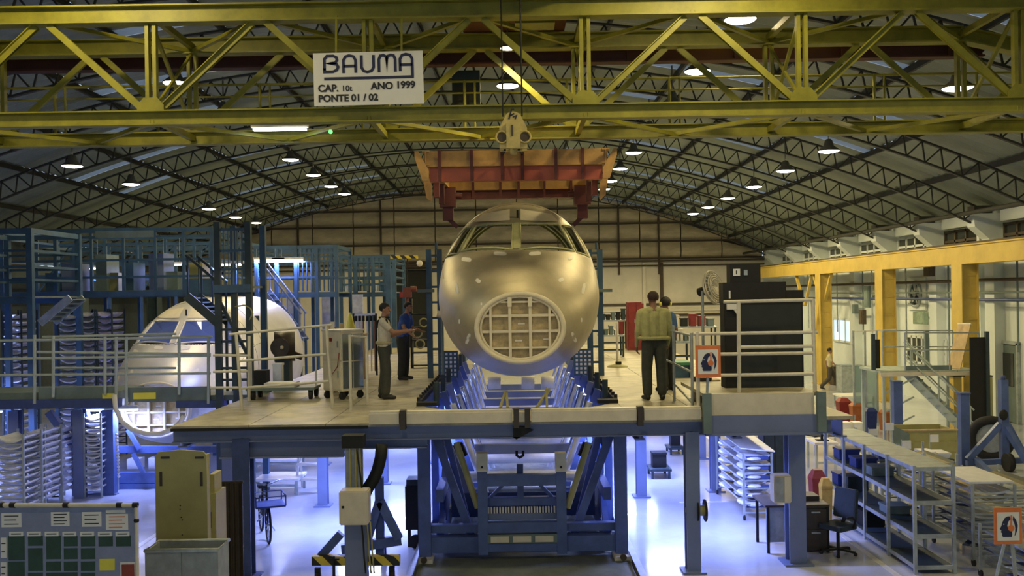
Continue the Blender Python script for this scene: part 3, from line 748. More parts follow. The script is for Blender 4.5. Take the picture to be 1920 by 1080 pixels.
    # protective tape left on the skin
    for (px, py, wd, hh, rot) in ((938, 476, 24, 7, 4), (1003, 476, 22, 7, -4), (857, 541, 6, 20, -12), (897, 527, 10, 7, 35), (1052, 525, 10, 7, -25), (1094, 541, 6, 20, 12),
                                  (878, 635, 6, 20, 20), (1076, 632, 6, 20, -22), (875, 487, 18, 8, 8), (1070, 484, 10, 6, -10), (862, 603, 3, 8, 0), (1090, 600, 3, 8, 0), (903, 570, 3, 5, 0)):
        c, sn = math.cos(math.radians(rot)), math.sin(math.radians(rot)); v = []
        for (ax, ay) in ((-1, -.6), (-.6, -1), (.6, -1), (1, -.6), (1, .6), (.6, 1), (-.6, 1), (-1, .6)):
            dx, dy = ax * wd / 2, ay * hh / 2; v.append(hit(px + dx * c - dy * sn, py + dx * sn + dy * c, .006)[0])
        t.mesh('tape_patch', v, [tuple(range(7, -1, -1))], M_TAPE)
    return t
nose1 = build_nose('bare metal aircraft nose hung over the central pit, windshield unglazed', False, M_ALU)
# interior frames seen through the open windshield
for y in (19.6, 20.6, 21.6, 22.6):
    nose1.path('fuselage_frame', [hull(2 * PI * k / 48, y) * 1.0 + (Vector((AX, y, CAMZ + .12)) - hull(2 * PI * k / 48, y)) * .05 for k in range(48)], .03, M_PRIM, closed=True, n=6)
nose1.bar('glareshield', (AX - .9, 17.5, CAMZ + .70), (AX + .9, 17.5, CAMZ + .70), .3, .12, M_BLK)
nose1.bar('cabin_floor', (AX - 1.2, 20.5, CAMZ - .55), (AX + 1.2, 20.5, CAMZ - .55), 5.5, .05, M_PRIM)
nose2 = build_nose('pale silver aircraft nose with glazed cockpit beneath the blue scaffold', True, M_ALU2)
nose2.bar('instrument_panel', (AX - .9, 17.6, CAMZ + .5), (AX + .9, 17.6, CAMZ + .5), .3, .5, M_BLK)
nose2.span('cockpit_bulkhead', (AX - 1.2, 19.8, CAMZ - 1.0), (AX + 1.2, 19.84, CAMZ + 1.4), M_SCAFD)
D2 = Vector((-7.98, 4.7, -1.84))
nose2.o.matrix_basis = Matrix.Translation(D2) @ nose2.o.matrix_basis
# ------------------------------------------------------------------ central work platform
ZD = 2.26; YD0, YDE = 13.6, 33.6; XDL, XDR, GL, GR = -5.0, 4.95, -1.62, 1.74
pf = Thing('work_platform', 'raised beige deck on blue columns around the aircraft pit', 'platform', (0, 20, 0))
def deck_plate(outline, z=ZD):
    n = len(outline); v = [(x, y, z - .05) for x, y in outline] + [(x, y, z) for x, y in outline]
    f = [tuple(range(n - 1, -1, -1)), tuple(range(n, 2 * n))] + [(i, (i + 1) % n, n + (i + 1) % n, n + i) for i in range(n)]
    pf.mesh('deck_plate', v, f, M_DECK)
g = .006
def rect(x0, y0, x1, y1): deck_plate([(x0 + g, y0 + g), (x1 - g, y0 + g), (x1 - g, y1 - g), (x0 + g, y1 - g)])
nr = 15; dy = (YDE - 15.9) / nr
for i in range(nr):
    y = 15.9 + dy * i
    for k in range(3):
        wl_ = (GL - XDL) / 3; rect(XDL + wl_ * k, y, XDL + wl_ * (k + 1), y + dy)
        wr_ = (XDR - GR) / 3; rect(GR + wr_ * k, y, GR + wr_ * (k + 1), y + dy)
for k in range(3): rect(XDL + (GL - XDL) / 3 * k, YD0, XDL + (GL - XDL) / 3 * (k + 1), 15.9); rect(GR + (XDR - GR) / 3 * k, YD0, GR + (XDR - GR) / 3 * (k + 1), 15.9)
deck_plate([(GL, YD0), (0.05, YD0), (.05, 14.95), (-.75, 14.95), (-1.1, 15.1), (-1.45, 15.5), (GL, 15.9)])
deck_plate([(.06, YD0), (GR, YD0), (GR, 15.9), (1.55, 15.5), (1.2, 15.1), (.85, 14.95), (.06, 14.95)])
# black rubber edging and teal fascia round the pit
for x, s in ((GL, 1), (GR, -1)):
    pf.bar('edge_rubber', (x, 15.9, ZD + .02), (x, YDE, ZD + .02), .06, .06, M_RUB)
    pf.bar('pit_fascia', (x + s * .03, 15.9, ZD - .2), (x + s * .03, YDE, ZD - .2), .04, .36, M_SCAF)
    for k in range(22): pf.box('edge_stud', (x - s * .02, 16.1 + k * .42, ZD + .07), (.05, .12, .06), M_RUB)
    pf.box('corner_pad', (x + s * .16, 15.72, ZD + .03), (.34, .2, .06), M_RUB)
# front edge: beam, bumpers, brackets
pf.bar('edge_beam', (XDL, YD0 + .1, ZD - .15), (XDR - .3, YD0 + .1, ZD - .15), .16, .2, M_LBLUE, 'ibeam')
pf.bar('edge_trim', (XDL, YD0 - .01, ZD - .05), (X(690, 790, YD0), YD0 - .01, ZD - .05), .03, .04, M_BLK)
zb0, zb1 = ZD + .0, ZD + .15
for a, b in ((694, 750), (764, 961), (996, 1192), (1206, 1312)):
    xa, xb = X(a, 780, YD0), X(b, 780, YD0)
    pf.span('bumper', (xa, YD0 - .12, zb0), (xb, YD0 + .02, zb1), M_BEIGE)
    pf.span('bumper_top', (xa, YD0 - .09, zb1), (xb, YD0 + .05, zb1 + .03), M_RAIL)
for a in (757, 968, 989, 1199):
    x = X(a, 782, YD0); pf.span('bumper_bracket', (x - .04, YD0 - .15, ZD - .08), (x + .04, YD0 + .02, zb1 + .05), M_DWOOD)
x = X(978, 785, YD0); pf.span('bumper_link', (x - .06, YD0 - .1, zb0), (x + .06, YD0, zb1 - .01), M_BEIGE)
x = X(975, 812, YD0)
pf.mesh('latch_hook', [(x + a, YD0 + .02 + d, ZD + b) for d in (0, .06) for a, b in ((-.1, -.08), (.04, -.08), (.2, -.14), (.04, -.22), (-.05, -.27), (-.1, -.24))],
        [(0, 1, 2, 3, 4, 5), (11, 10, 9, 8, 7, 6)] + [(i, i + 6, (i + 1) % 6 + 6, (i + 1) % 6) for i in range(6)], M_BLK)
# girders under the deck
pf.bar('girder', (X(412, 822, 13.7), 13.75, ZD - .36), (X(645, 822, 13.7), 13.75, ZD - .36), .2, .27, M_LBLUE, 'ibeam')
pf.bar('girder', (X(645, 822, 13.7), 13.8, ZD - .3), (X(800, 822, 13.7), 13.8, ZD - .3), .2, .18, M_LBLUE, 'ibeam')
for x in (XDL + .1, -3.4, GL - .12, GR + .12, 3.3, XDR - .1):
    pf.bar('long_girder', (x, YD0 + .2, ZD - .2), (x, YDE, ZD - .2), .14, .28, M_LBLUE, 'ibeam')
for y in (18.3, 22.5, 27, 31.5):
    for a, b in ((XDL, GL), (GR, XDR)): pf.bar('cross_girder', (a, y, ZD - .22), (b, y, ZD - .22), .14, .26, M_LBLUE, 'ibeam')
def col(x, y, m, wd=.2, top=ZD - .2):
    c = pf.bar('column', (x, y, 0), (x, y, top), wd, wd, m, 'ibeam')
    pf.span('column_face', (x - wd / 2, y - wd / 2 - .006, 0), (x + wd / 2, y - wd / 2, top), m, parent=c)
    pf.span('base_plate', (x - wd * .85, y - wd * .85, 0), (x + wd * .85, y + wd * .85, .03), m, parent=c)
col(X(458, 950, 13.75), 13.75, M_DBLUE, .25)
col(X(430, 860, 16.6), 16.6, M_LBLUE, .2)
col(X(606, 900, 18.4), 18.4, M_LBLUE, .19)
col(X(720, 900, 20.5), 20.5, M_LBLUE, .19)
col(X(1202, 880, 18.8), 18.8, M_LBLUE, .2)
col(X(1298, 950, 13.7), 13.7, M_LBLUE, .2)
col(X(1341, 880, 19.2), 19.2, M_LBLUE, .2)
col(X(1491, 950, 14.05), 14.05, M_LBLUE, .25)
for x in (-4.7, -1.9, 2.1, 4.6):
    for y in (23, 28, 33): col(x, y, M_LBLUE, .2)
# raised step at the right-hand front
xs0, xs1 = X(1319, 760, 13.6), X(1536, 760, 13.6); ZS2 = 2.62
pf.span('step_deck', (xs0, 13.55, ZS2 - .05), (xs1, 15.4, ZS2), M_DECK)
pf.span('step_fascia', (xs0 + .06, 13.5, ZD + .05), (xs1 - .1, 13.55, ZS2), M_BEIGE)
pf.span('step_beam', (xs0, 13.48, ZD - .22), (xs1, 13.6, ZD + .05), M_LBLUE)
pf.span('step_beam_flange', (xs0, 13.44, ZD - .24), (xs1, 13.62, ZD - .21), M_LBLUE)
for x in (xs0 + .02, xs1 - .02): pf.span('step_post', (x - .06, 13.4, ZD - .2), (x + .06, 13.5, ZS2 + .02), M_TEAL)
# ------------------------------------------------------------------ guard rails
def guard(name, label, posts, rails, m, rp=.028, rr=.022, base=None, group=None):
    t = Thing(name, label, 'railing', base or posts[0][0], group=group)
    for a, b in posts: t.tube('post', a, b, rp, m)
    for a, b in rails: t.tube('rail', a, b, rr, m)
    return t
Y = 13.66
def post(px, p0, p1, Y): return (P(px, p0, Y), P(px, p1, Y))
def hrail(a, b, Y): return (P(*a, Y), P(*b, Y))
guard('guard_rail', 'cream tube guard rail in front of the black cabinet', [(Vector((X(1309, 700, Y), Y, ZD)), P(1307, 622, Y)), (Vector((X(1385, 650, Y), Y, ZS2)), P(1385, 565, Y)), (Vector((X(1527, 650, Y), Y, ZS2)), P(1524, 560, Y))],
      [hrail((1357, 566), (1524, 562), Y), hrail((1300, 626), (1533, 623), Y), hrail((1385, 651), (1527, 649), Y), hrail((1350, 664), (1527, 662), Y), hrail((1330, 704), (1530, 701), Y)], M_RAIL, .03, .026)
def gz(x, y, z): return Vector((x, y, z))
guard('guard_rail', 'thin sloping guard rail beside the man in olive shirt', [(gz(2.72, 15.8, ZD), gz(2.72, 15.8, ZD + 1.28)), (gz(2.72, 14.2, ZD), gz(2.72, 14.2, ZD + 1.22)), (gz(2.72, 17.4, ZD), gz(2.72, 17.4, ZD + 1.2))],
      [(gz(2.72, 17.4, ZD + 1.18), gz(2.72, 14.2, ZD + 1.18)), (gz(2.72, 15.8, ZD + .3), gz(2.72, 14.2, ZD + .15)), (gz(2.72, 17.4, ZD + .65), gz(2.72, 14.2, ZD + .62))], M_GALV, .024, .018)
Y = 15.5
guard('guard_rail', 'cream barrier with slanting rails left of the rolling cabinet', [(Vector((X(454, 760, Y), Y, ZD)), P(443, 627, Y)), (P(467, 752, Y + .3), P(467, 630, Y + .3)), (Vector((X(624, 757, Y), Y, ZD)), P(612, 610, Y))],
      [hrail((430, 627), (622, 609), Y), hrail((448, 677), (612, 664), Y), hrail((452, 728), (616, 715), Y), hrail((400, 666), (470, 667), Y + .3), hrail((400, 697), (467, 696), Y + .3), hrail((395, 727), (460, 727), Y + .3)], M_RAIL)
guard('guard_rail', 'pair of thin cream posts before the rolling cabinet', [(gz(X(658, 760, 15.2), 15.2, ZD), P(656, 628, 15.2)), (gz(X(689, 750, 16), 16, ZD), P(687, 630, 16))], [(P(656, 630, 15.2), P(687, 632, 16))], M_RAIL, .024, .016)
Y = 19.0
LP = [(65, 757, 628), (100, 745, 630), (197, 740, 632), (218, 760, 632), (237, 760, 632), (336, 740, 632), (391, 757, 632)]
gl = guard('guard_rail', 'long grey guard rail in front of the silver aircraft nose', [(P(a, b, Y), P(a, c, Y)) for a, b, c in LP],
      [hrail((-60, 640), (398, 632), Y), hrail((70, 660), (395, 664), Y), hrail((-60, 674), (395, 667), Y), hrail((-60, 704), (395, 700), Y), hrail((80, 632), (330, 626), Y + .5), hrail((100, 690), (330, 690), Y + .5)], M_GRAIL, .032, .026)
# ------------------------------------------------------------------ left platform round the second aircraft
lp = Thing('side_platform', 'low grey-green platform in front of the silver aircraft nose', 'platform', (-9, 19.4, 0))
def pspan(name, a, b, Y, d, m, **k):
    p, q = P(*a, Y), P(*b, Y); lp.span(name, (p.x, Y, q.z), (q.x, Y + d, p.z), m, **k)
pspan('kick_plate', (72, 727), (217, 752), 19.05, .05, M_TEAL); pspan('kick_plate', (240, 727), (394, 752), 19.05, .05, M_TEAL)
pspan('front_beam', (-80, 752), (222, 764), 19.0, .2, M_DBLUE); pspan('front_beam', (330, 752), (420, 764), 19.0, .2, M_DBLUE)
pspan('deck_plate', (-300, 742), (222, 750), 19.1, 1.4, M_TEAL); pspan('deck_plate', (345, 742), (480, 750), 19.1, 1.4, M_TEAL)
pspan('label_plate', (192, 738), (218, 750), 19.03, .02, M_YNOTE); pspan('label_plate', (250, 737), (292, 748), 19.03, .02, M_YNOTE)
for px in (150, 425, 30): lp.bar('leg', (X(px, 850, 19.5), 19.5, 0), (X(px, 850, 19.5), 19.5, 1.85), .2, .2, M_LBLUE, 'ibeam')
pth = [(214, 740), (217, 765), (228, 790), (248, 806), (275, 814), (300, 814), (322, 806), (338, 792), (345, 780)]
lp.path('cutout_rim', [P(a, b, 18.95) for a, b in pth], .05, M_WHT)
# ------------------------------------------------------------------ jig under the central nose
jg = Thing('assembly_jig', 'blue welded assembly jig filling the pit below the aircraft nose', 'jig', (AX, 14.5, 0))
YJ = 14.5
def jb(name, a, b, Y, w_, h_, m, prof='box', Y2=None): return jg.bar(name, P(*a, Y), P(*b, Y2 or Y), w_, h_, m, prof)
for px in (797, 1163):
    x = X(px, 930, YJ)
    c = jg.bar('portal_post', (x, YJ, .06), (x, YJ, ZD - .1), .16, .22, M_BLUE)
    jg.bar('post_flange', (x, YJ - .13, .06), (x, YJ - .13, ZD - .1), .19, .03, M_BLUE, parent=c)
    jg.span('post_foot', (x - .13, YJ - .3, .0), (x + .13, YJ + .2, .09), M_RAIL, parent=c)
    jg.tube('foot_bolt', (x, YJ - .34, .09), (x, YJ - .3, .09), .05, M_GIRT, parent=c)
xl, xr = X(797, 1030, YJ), X(1163, 1030, YJ)
jg.bar('base_beam', (xl, YJ, .25), (xr, YJ, .25), .2, .24, M_BLUE, 'box'); jg.bar('sill_beam', (xl, YJ + .1, .47), (xr, YJ + .1, .47), .14, .12, M_BLUE)
for px in (906, 1052):
    x = X(px, 950, YJ)
    c = jg.bar('inner_post', (x, YJ - .12, .12), (x, YJ - .12, Z(px, 868, YJ)), .15, .14, M_BLUE)
    jg.span('post_cap', (x - .085, YJ - .21, Z(px, 880, YJ)), (x + .085, YJ - .02, Z(px, 846, YJ)), M_RAIL, parent=c)
    jg.tube('cap_bolt', (x, YJ - .23, Z(px, 871, YJ)), (x, YJ - .2, Z(px, 871, YJ)), .018, M_BLK, parent=c)
xa, xb = X(914, 950, YJ), X(1043, 950, YJ)
def slab(name, y0, y1, m, d0=-.18, d1=-.06): return jg.span(name, (xa, YJ + d0, Z(980, y1, YJ)), (xb, YJ + d1, Z(980, y0, YJ)), m)
slab('cross_beam', 886, 907, M_BLUE); slab('cross_beam', 935, 951, M_BLUE, .1, .2); slab('back_panel', 962, 974, M_LBLUE, -.02, .0); slab('cross_beam', 975, 993, M_BLUE); slab('nameplate', 996, 1012, M_TEAL, -.2, -.17); slab('cross_beam', 1013, 1028, M_BLUE)
for k in range(24): jg.span('louvre', (xa + (xb - xa) * k / 24 + .006, YJ + .0, Z(980, 963, YJ)), (xa + (xb - xa) * (k + .7) / 24, YJ + .06, Z(980, 951, YJ)), M_WHT)
for k in range(3): jg.span('data_plate', (xa + .05 + k * .34, YJ - .215, Z(980, 1010, YJ)), (xa + .33 + k * .34, YJ - .2, Z(980, 999, YJ)), M_BEIGE)
jb('knee_brace', (920, 932), (944, 908), YJ + .15, .04, .05, M_BLUE); jb('knee_brace', (1036, 932), (1012, 908), YJ + .15, .04, .05, M_BLUE); jb('stub_post', (976, 907), (976, 935), YJ + .15, .1, .1, M_BLUE)
jb('fork_stem', (975, 870), (975, 888), YJ, .1, .06, M_DBLUE)
jg.path('fork_head', [P(a, b, YJ) for a, b in ((969, 845), (969, 854), (975, 858), (981, 854), (981, 845))], .022, M_BLK)
for s in (0, 1):
    def q(px): return px if s == 0 else 2 * 980 - px
    jb('raking_strut', (q(812), 806), (q(884), 1002), YJ + .25, .09, .12, M_BLUE); jb('raking_strut', (q(836), 812), (q(880), 990), YJ + .5, .07, .1, M_BLUE)
    jg.tube('ram', P(q(856), 830, YJ - .05), P(q(896), 952, YJ - .05), .05, M_CRATE, shape='round')
    jg.tube('ram_collar', P(q(858), 832, YJ + .1), P(q(868), 856, YJ + .1), .08, M_BLK, shape='round')
    for i in range(7):                                            # frames receding down the pit
        y = 15.9 + i * 1.55; sx = -1 if s == 0 else 1
        x0, x1 = AX + sx * 1.45, AX + sx * .78
        jg.bar('cradle_strut', (x0, y, ZD + .05 if i else ZD - .2), (x1, y, .35), .09, .12, M_BLUE if i % 2 else M_LBLUE)
        jg.tube('cradle_tube', (x0 - sx * .25, y + .4, ZD - .05), (x1 - sx * .2, y + .4, .5), .055, M_TRAY, shape='round')
        jg.bar('cradle_post', (x0 + sx * .1, y + .8, 0), (x0 + sx * .1, y + .8, ZD - .15), .12, .14, M_BLUE)
        jg.tube('locating_pin', (x0 + sx * .04, y + .6, ZD - .1), (x0 + sx * .04, y + .6, ZD + .32), .05, M_SCAFD, shape='round')
        jg.tube('gas_strut', (x0 - sx * .35, y + .2, ZD + .1), (x1 - sx * .05, y + .7, 1.0), .028, M_CHR)
    jg.bar('base_rail', (AX + (1.66 if s else -1.66), 12.9, .06), (AX + (1.66 if s else -1.66), 27, .06), .1, .12, M_STEEL, 'ibeam')
for s in (-1, 1):
    for z, h_ in ((.28, .3), (.95, .2), (1.75, .16)):
        jg.bar('side_girder', (AX + s * 1.32, 14.7, z), (AX + s * 1.32, 26.5, z), .12, h_, M_BLUE)
    for i in range(6): jg.bar('side_brace', (AX + s * 1.32, 15.0 + i * 1.9, .4), (AX + s * 1.32, 16.6 + i * 1.9, 1.7), .09, .09, M_BLUE)
    jg.span('side_panel', (AX + s * 1.27, 15.2, .45), (AX + s * 1.25, 19, .85), M_DBLUE)
jg.span('base_plate', (AX - 1.6, 12.4, 0), (AX + 1.6, 27, .03), mat('dark_floor_plate', (.14, .16, .13), .5))
jg.span('cross_panel', (AX - 1.2, 15.6, .4), (AX + 1.2, 15.64, .8), M_DBLUE)
for i in range(7):
    y = 16.2 + i * 1.55
    jg.tube('cross_tube', (AX - 1.0, y, .95 + .05 * i), (AX + 1.0, y, .95 + .05 * i), .1, M_TRAY, shape='round')
    jg.bar('cross_beam', (AX - 1.1, y + .5, 1.35 + .03 * i), (AX + 1.1, y + .5, 1.35 + .03 * i), .14, .16, M_LBLUE)
    jg.bar('floor_grate', (AX - 1.3, y + .2, .5), (AX + 1.3, y + .2, .5), 1.1, .04, M_GALV)
for px in (915, 978, 1015): jg.tube('air_bottle', P(px, 718, 23), P(px + 24, 718, 23), .16, M_WHT, shape='round')
for a, b in (((948, 735), (938, 766)), ((950, 735), (952, 766)), ((1030, 730), (1006, 766)), ((1024, 728), (1026, 766))): jg.bar('yellow_prop', P(*a, 16.2), P(*b, 15.3), .04, .05, M_CRATE)
for s, px in ((-1, 817), (1, 1114)):                                 # tall blue towers either side of the nose
    x = X(px, 560, 21.0) + s * .02
    tw_ = Thing('jig_tower', 'tall blue jig tower %s of the central nose' % ('on the left' if s < 0 else 'on the right'), 'tower', (x, 21, ZD))
    for d in (-.12, .12): tw_.bar('tower_post', (x + d, 21, ZD), (x + d, 21, Z(px, 468, 21)), .12, .14, M_SCAF)
    for k in range(8): tw_.bar('tower_rung', (x - .14, 20.98, ZD + .3 + k * .35), (x + .14, 20.98, ZD + .3 + k * .35), .05, .05, M_SCAF)
    tw_.bar('tower_arm', (x, 20.9, Z(px, 545, 21)), (x + s * .38, 20.9, Z(px, 545, 21)), .08, .07, M_TEAL)
    tw_.tube('tower_spindle', (x + .05, 21, Z(px, 468, 21)), (x + .05, 21, Z(px, 455, 21)), .03, M_SCAF)
    x0 = x - .1 * s; x1 = x0 - s * .42
    pan = tw_.span('lattice_panel', (min(x0, x1), 20.7, ZD + .02), (max(x0, x1), 20.74, ZD + .62), M_SCAF)
    for i in range(4):
        for j in range(6): tw_.box('panel_slot', (min(x0, x1) + .07 + i * .095, 20.695, ZD + .1 + j * .09), (.05, .012, .05), M_TRAY, parent=pan)
fa = Thing('pedestal_tool', 'orange and cream air tool standing left of the central nose', 'tool', P(830, 655, 19.5))
p = P(829, 590, 19.5); fa.tube('stand', (p.x, 19.5, ZD), (p.x, 19.5, p.z), .03, M_TEAL); fa.tube('tool_head', (p.x - .1, 19.5, p.z + .02), (p.x + .08, 19.5, p.z - .02), .07, M_BEIGE, shape='round'); fa.ball('tool_motor', (p.x + .08, 19.5, p.z - .06), .09, M_ORGS)
fa.span('stand_foot', (p.x - .15, 19.35, ZD), (p.x + .15, 19.65, ZD + .03), M_TEAL)
# ------------------------------------------------------------------ people
def cone_cap(bm_v, bm_f, a, b, ra, rb, n=12, flat=(1, 1)):
    a, b = Vector(a), Vector(b); d = b - a; L = d.length
    z = d.normalized() if L > 1e-6 else Vector((0, 0, 1))
    x = z.cross(Vector((0, 1, 0)) if abs(z.y) < .9 else Vector((1, 0, 0))).normalized(); y = z.cross(x)
    rings = [(a, -math.pi / 2 + t) for t in (0.15, .6, 1.1)]; o = len(bm_v); R = []
    for t in (-85, -60, -30, 0): R.append((a + z * (ra * math.sin(math.radians(t))), ra * math.cos(math.radians(t))))
    for t in (0, 30, 60, 85): R.append((b + z * (rb * math.sin(math.radians(t))), rb * math.cos(math.radians(t))))
    for c, r in R:
        for k in range(n):
            t = 2 * PI * k / n; bm_v.append(c + x * (r * flat[0] * math.cos(t)) + y * (r * flat[1] * math.sin(t)))
    for i in range(len(R) - 1):
        for k in range(n): bm_f.append((o + i * n + k, o + i * n + (k + 1) % n, o + (i + 1) * n + (k + 1) % n, o + (i + 1) * n + k))
    bm_f.append(tuple(o + k for k in range(n - 1, -1, -1))); bm_f.append(tuple(o + (len(R) - 1) * n + k for k in range(n)))
def person(label, base, facing, H, arms, legs, cloth, voxel=.011, lean=0.0, sleeve='short', headturn=0.0, broad=1.0, extras=()):
    """local frame: x right of the person, y ahead, z up, for a height of 1.75"""
    S = H / 1.75; prim = []
    def cap(tag, a, b, ra, rb, flat=(1, 1)): prim.append((tag, Vector(a), Vector(b), ra, rb, flat))
    lz = lambda z, y=0: y + lean * max(0, z - .95)
    # torso: built of wide flattened slices so that it is broad and shallow
    for s in (-1, 1):
        cap('shirt', (s * .10 * broad, lz(1.00), 1.00), (s * .115 * broad, lz(1.22), 1.22), .095, .10)
        cap('shirt', (s * .115 * broad, lz(1.22), 1.22), (s * .125 * broad, lz(1.38), 1.38), .10, .085)
        cap('shirt', (s * .03, lz(1.44), 1.45), (s * .185 * broad, lz(1.41), 1.415), .06, .062)
        cap('trouser', (s * .085, 0, .93), (s * .09, lz(1.0), .99), .112, .10)
    cap('shirt', (0, lz(1.05, .01), 1.05), (0, lz(1.36, .01), 1.36), .105 * broad, .11)
    cap('trouser', (0, 0, .90), (0, 0, .98), .10, .105)
    cap('skin', (0, lz(1.46, -.01), 1.44), (0, lz(1.55, .015), 1.56), .056, .052)
    hx = Vector((math.sin(headturn), math.cos(headturn), 0)); hr = Vector((hx.y, -hx.x, 0)); hc = Vector((0, lz(1.63, .02), 1.63))
    cap('skin', hc + Vector((0, 0, .035)) - hx * .02, hc + Vector((0, 0, .03)) + hx * .015, .083, .08)
    cap('skin', hc + Vector((0, 0, -.02)) + hx * .02, hc + Vector((0, 0, -.065)) + hx * .045, .066, .045)
    cap('skin', hc + hx * .088 + Vector((0, 0, .015)), hc + hx * .108 + Vector((0, 0, -.018)), .011, .015)       # nose
    cap('skin', hc + hx * .085 + hr * .018 + Vector((0, 0, -.055)), hc + hx * .085 - hr * .018 + Vector((0, 0, -.055)), .011, .011)  # mouth
    cap('skin', hc + hx * .075 + hr * .035 + Vector((0, 0, .032)), hc + hx * .075 - hr * .035 + Vector((0, 0, .032)), .016, .016)    # brow
    for s in (-1, 1): cap('skin', hc + hr * (s * .082) + Vector((0, 0, .015)), hc + hr * (s * .084) + Vector((0, 0, -.02)), .014, .011)   # ears
    for s, (el, wr_, hd) in zip((-1, 1), arms):
        sh = Vector((s * .195 * broad, lz(1.4), 1.405)); el, wr_, hd = Vector(el), Vector(wr_), Vector(hd)
        mid = sh.lerp(el, .62)
        cap('shirt', sh, mid, .062, .054); cap('shirt' if sleeve == 'long' else 'skin', mid, el, .048, .042)
        cap('shirt' if sleeve == 'long' else 'skin', el, wr_, .043, .029)
        d = (hd - wr_).normalized(); side = d.cross(Vector((0, 0, 1)) if abs(d.z) < .8 else Vector((1, 0, 0))).normalized(); dn = side.cross(d)
        kn = wr_ + d * .085
        cap('skin', wr_ + d * .01, kn - side * .022, .026, .02); cap('skin', wr_ + d * .01, kn + side * .022, .026, .02)
        for i, ln in enumerate((.07, .082, .078, .06)):
            f0 = kn + side * (-.033 + .022 * i); f1 = f0 + d * ln * .55 + dn * .012; f2 = f1 + d * ln * .4 + dn * .03
            cap('skin', f0, f1, .0105, .0098); cap('skin', f1, f2, .0098, .0088)
        t0 = wr_ + d * .03 - side * .03; t1 = t0 + d * .04 - side * .03 + dn * .01; cap('skin', t0, t1, .013, .011); cap('skin', t1, t1 + d * .03 + dn * .012, .011, .0095)
    for s, (kn, an, toe) in zip((-1, 1), legs):
        hp = Vector((s * .095, 0, .92)); kn, an, toe = Vector(kn), Vector(an), Vector(toe)
        cap('trouser', hp, kn, .112, .088); cap('trouser', kn, an + Vector((0, 0, .05)), .088, .08)
        cap('shoe', an + Vector((0, -.04, -.035)), toe, .045, .036); cap('shoe', an + Vector((0, -.03, -.045)), an, .042, .045)
    v, f = [], []
    for tag, a, b, ra, rb, fl in prim: cone_cap(v, f, a, b, ra, rb, 12, fl)
    me0 = new_mesh('body', v, f); o0 = bpy.data.objects.new('body_source', me0); C.objects.link(o0)
    md = o0.modifiers.new('r', 'REMESH'); md.mode = 'VOXEL'; md.voxel_size = voxel; md.use_smooth_shade = True
    ms = o0.modifiers.new('s', 'SMOOTH'); ms.factor = .5; ms.iterations = 3
    bpy.context.view_layer.update()
    me = bpy.data.meshes.new_from_object(o0.evaluated_get(bpy.context.evaluated_depsgraph_get())); bpy.data.objects.remove(o0)
    me.materials.clear(); tags = ['skin', 'shirt', 'trouser', 'shoe']
    for t in tags: me.materials.append(cloth[t])
    n = len(me.polygons); cen = np.zeros(n * 3); me.polygons.foreach_get('center', cen); cen = cen.reshape(-1, 3)
    best = np.full(n, 1e9); idx = np.zeros(n, int)
    for tag, a, b, ra, rb, fl in prim:
        a_, d_ = np.array(a), np.array(b - a); L2 = max(1e-9, d_ @ d_); t = np.clip(((cen - a_) @ d_) / L2, 0, 1)
        dist = np.linalg.norm(cen - (a_ + t[:, None] * d_), axis=1) - (ra + (rb - ra) * t); w_ = dist < best
        best[w_] = dist[w_]; idx[w_] = tags.index(tag)
    me.polygons.foreach_set('material_index', idx.astype(np.int32)); me.polygons.foreach_set('use_smooth', [True] * n); me.update()
    t = Thing('person', label, 'person', base, facing, local=True); t.M = t.R @ Matrix.Scale(S, 4)
    b = bpy.data.objects.new('body', me); C.objects.link(b); b.parent = t.o; b.matrix_parent_inverse = WM[t.o].inverted(); b.matrix_basis = t.M; WM[b] = t.M
    # hair: a cap that follows the skull
    hv, hf = [], []; N, K = 20, 9
    for i in range(K + 1):
        for k in range(N):
            az = 2 * PI * k / N; front = math.cos(az); low = math.radians(12 if front > .45 else (-38 if front < -.2 else -12)); e = PI / 2 - (PI / 2 - low) * i / K
            p = hc + Vector((0, 0, .035)) + hx * (.101 * math.cos(e) * math.cos(az) - .006) + hr * (.093 * math.cos(e) * math.sin(az)) + Vector((0, 0, .097 * math.sin(e))); hv.append(p)
        if i:
            for k in range(N): hf.append(((i - 1) * N + k, i * N + k, i * N + (k + 1) % N, (i - 1) * N + (k + 1) % N))
    t.mesh('hair', hv, hf, cloth['hair'], smooth=True)
    for s in (-1, 1): t.ball('eye', hc + hx * .083 + hr * (s * .031) + Vector((0, 0, .018)), .011, M_BLK)
    t.hc, t.hx, t.hr, t.S = hc, hx, hr, S
    return t
def cloth(skin, shirt, trouser, shoe=(0.012, 0.012, 0.012), hair=(0.010, 0.008, 0.007), tagname=''):
    return {'skin': mat('skin' + tagname, skin, .55, var=.06, scale=14), 'shirt': mat('shirt' + tagname, shirt, .85, var=.15, scale=12, bump=.3), 'trouser': mat('trousers' + tagname, trouser, .9, var=.15, scale=12, bump=.3),
            'shoe': mat('shoes' + tagname, shoe, .5), 'hair': mat('hair' + tagname, hair, .7, var=.3, scale=40)}
LEG = [((-.10, .02, .5), (-.105, -.01, .085), (-.125, .15, .038)), ((.10, .02, .5), (.105, -.01, .085), (.125, .15, .038))]
DOWN = lambda s: ((s * .26, -.02, 1.12), (s * .27, .08, .87), (s * .26, .12, .78))
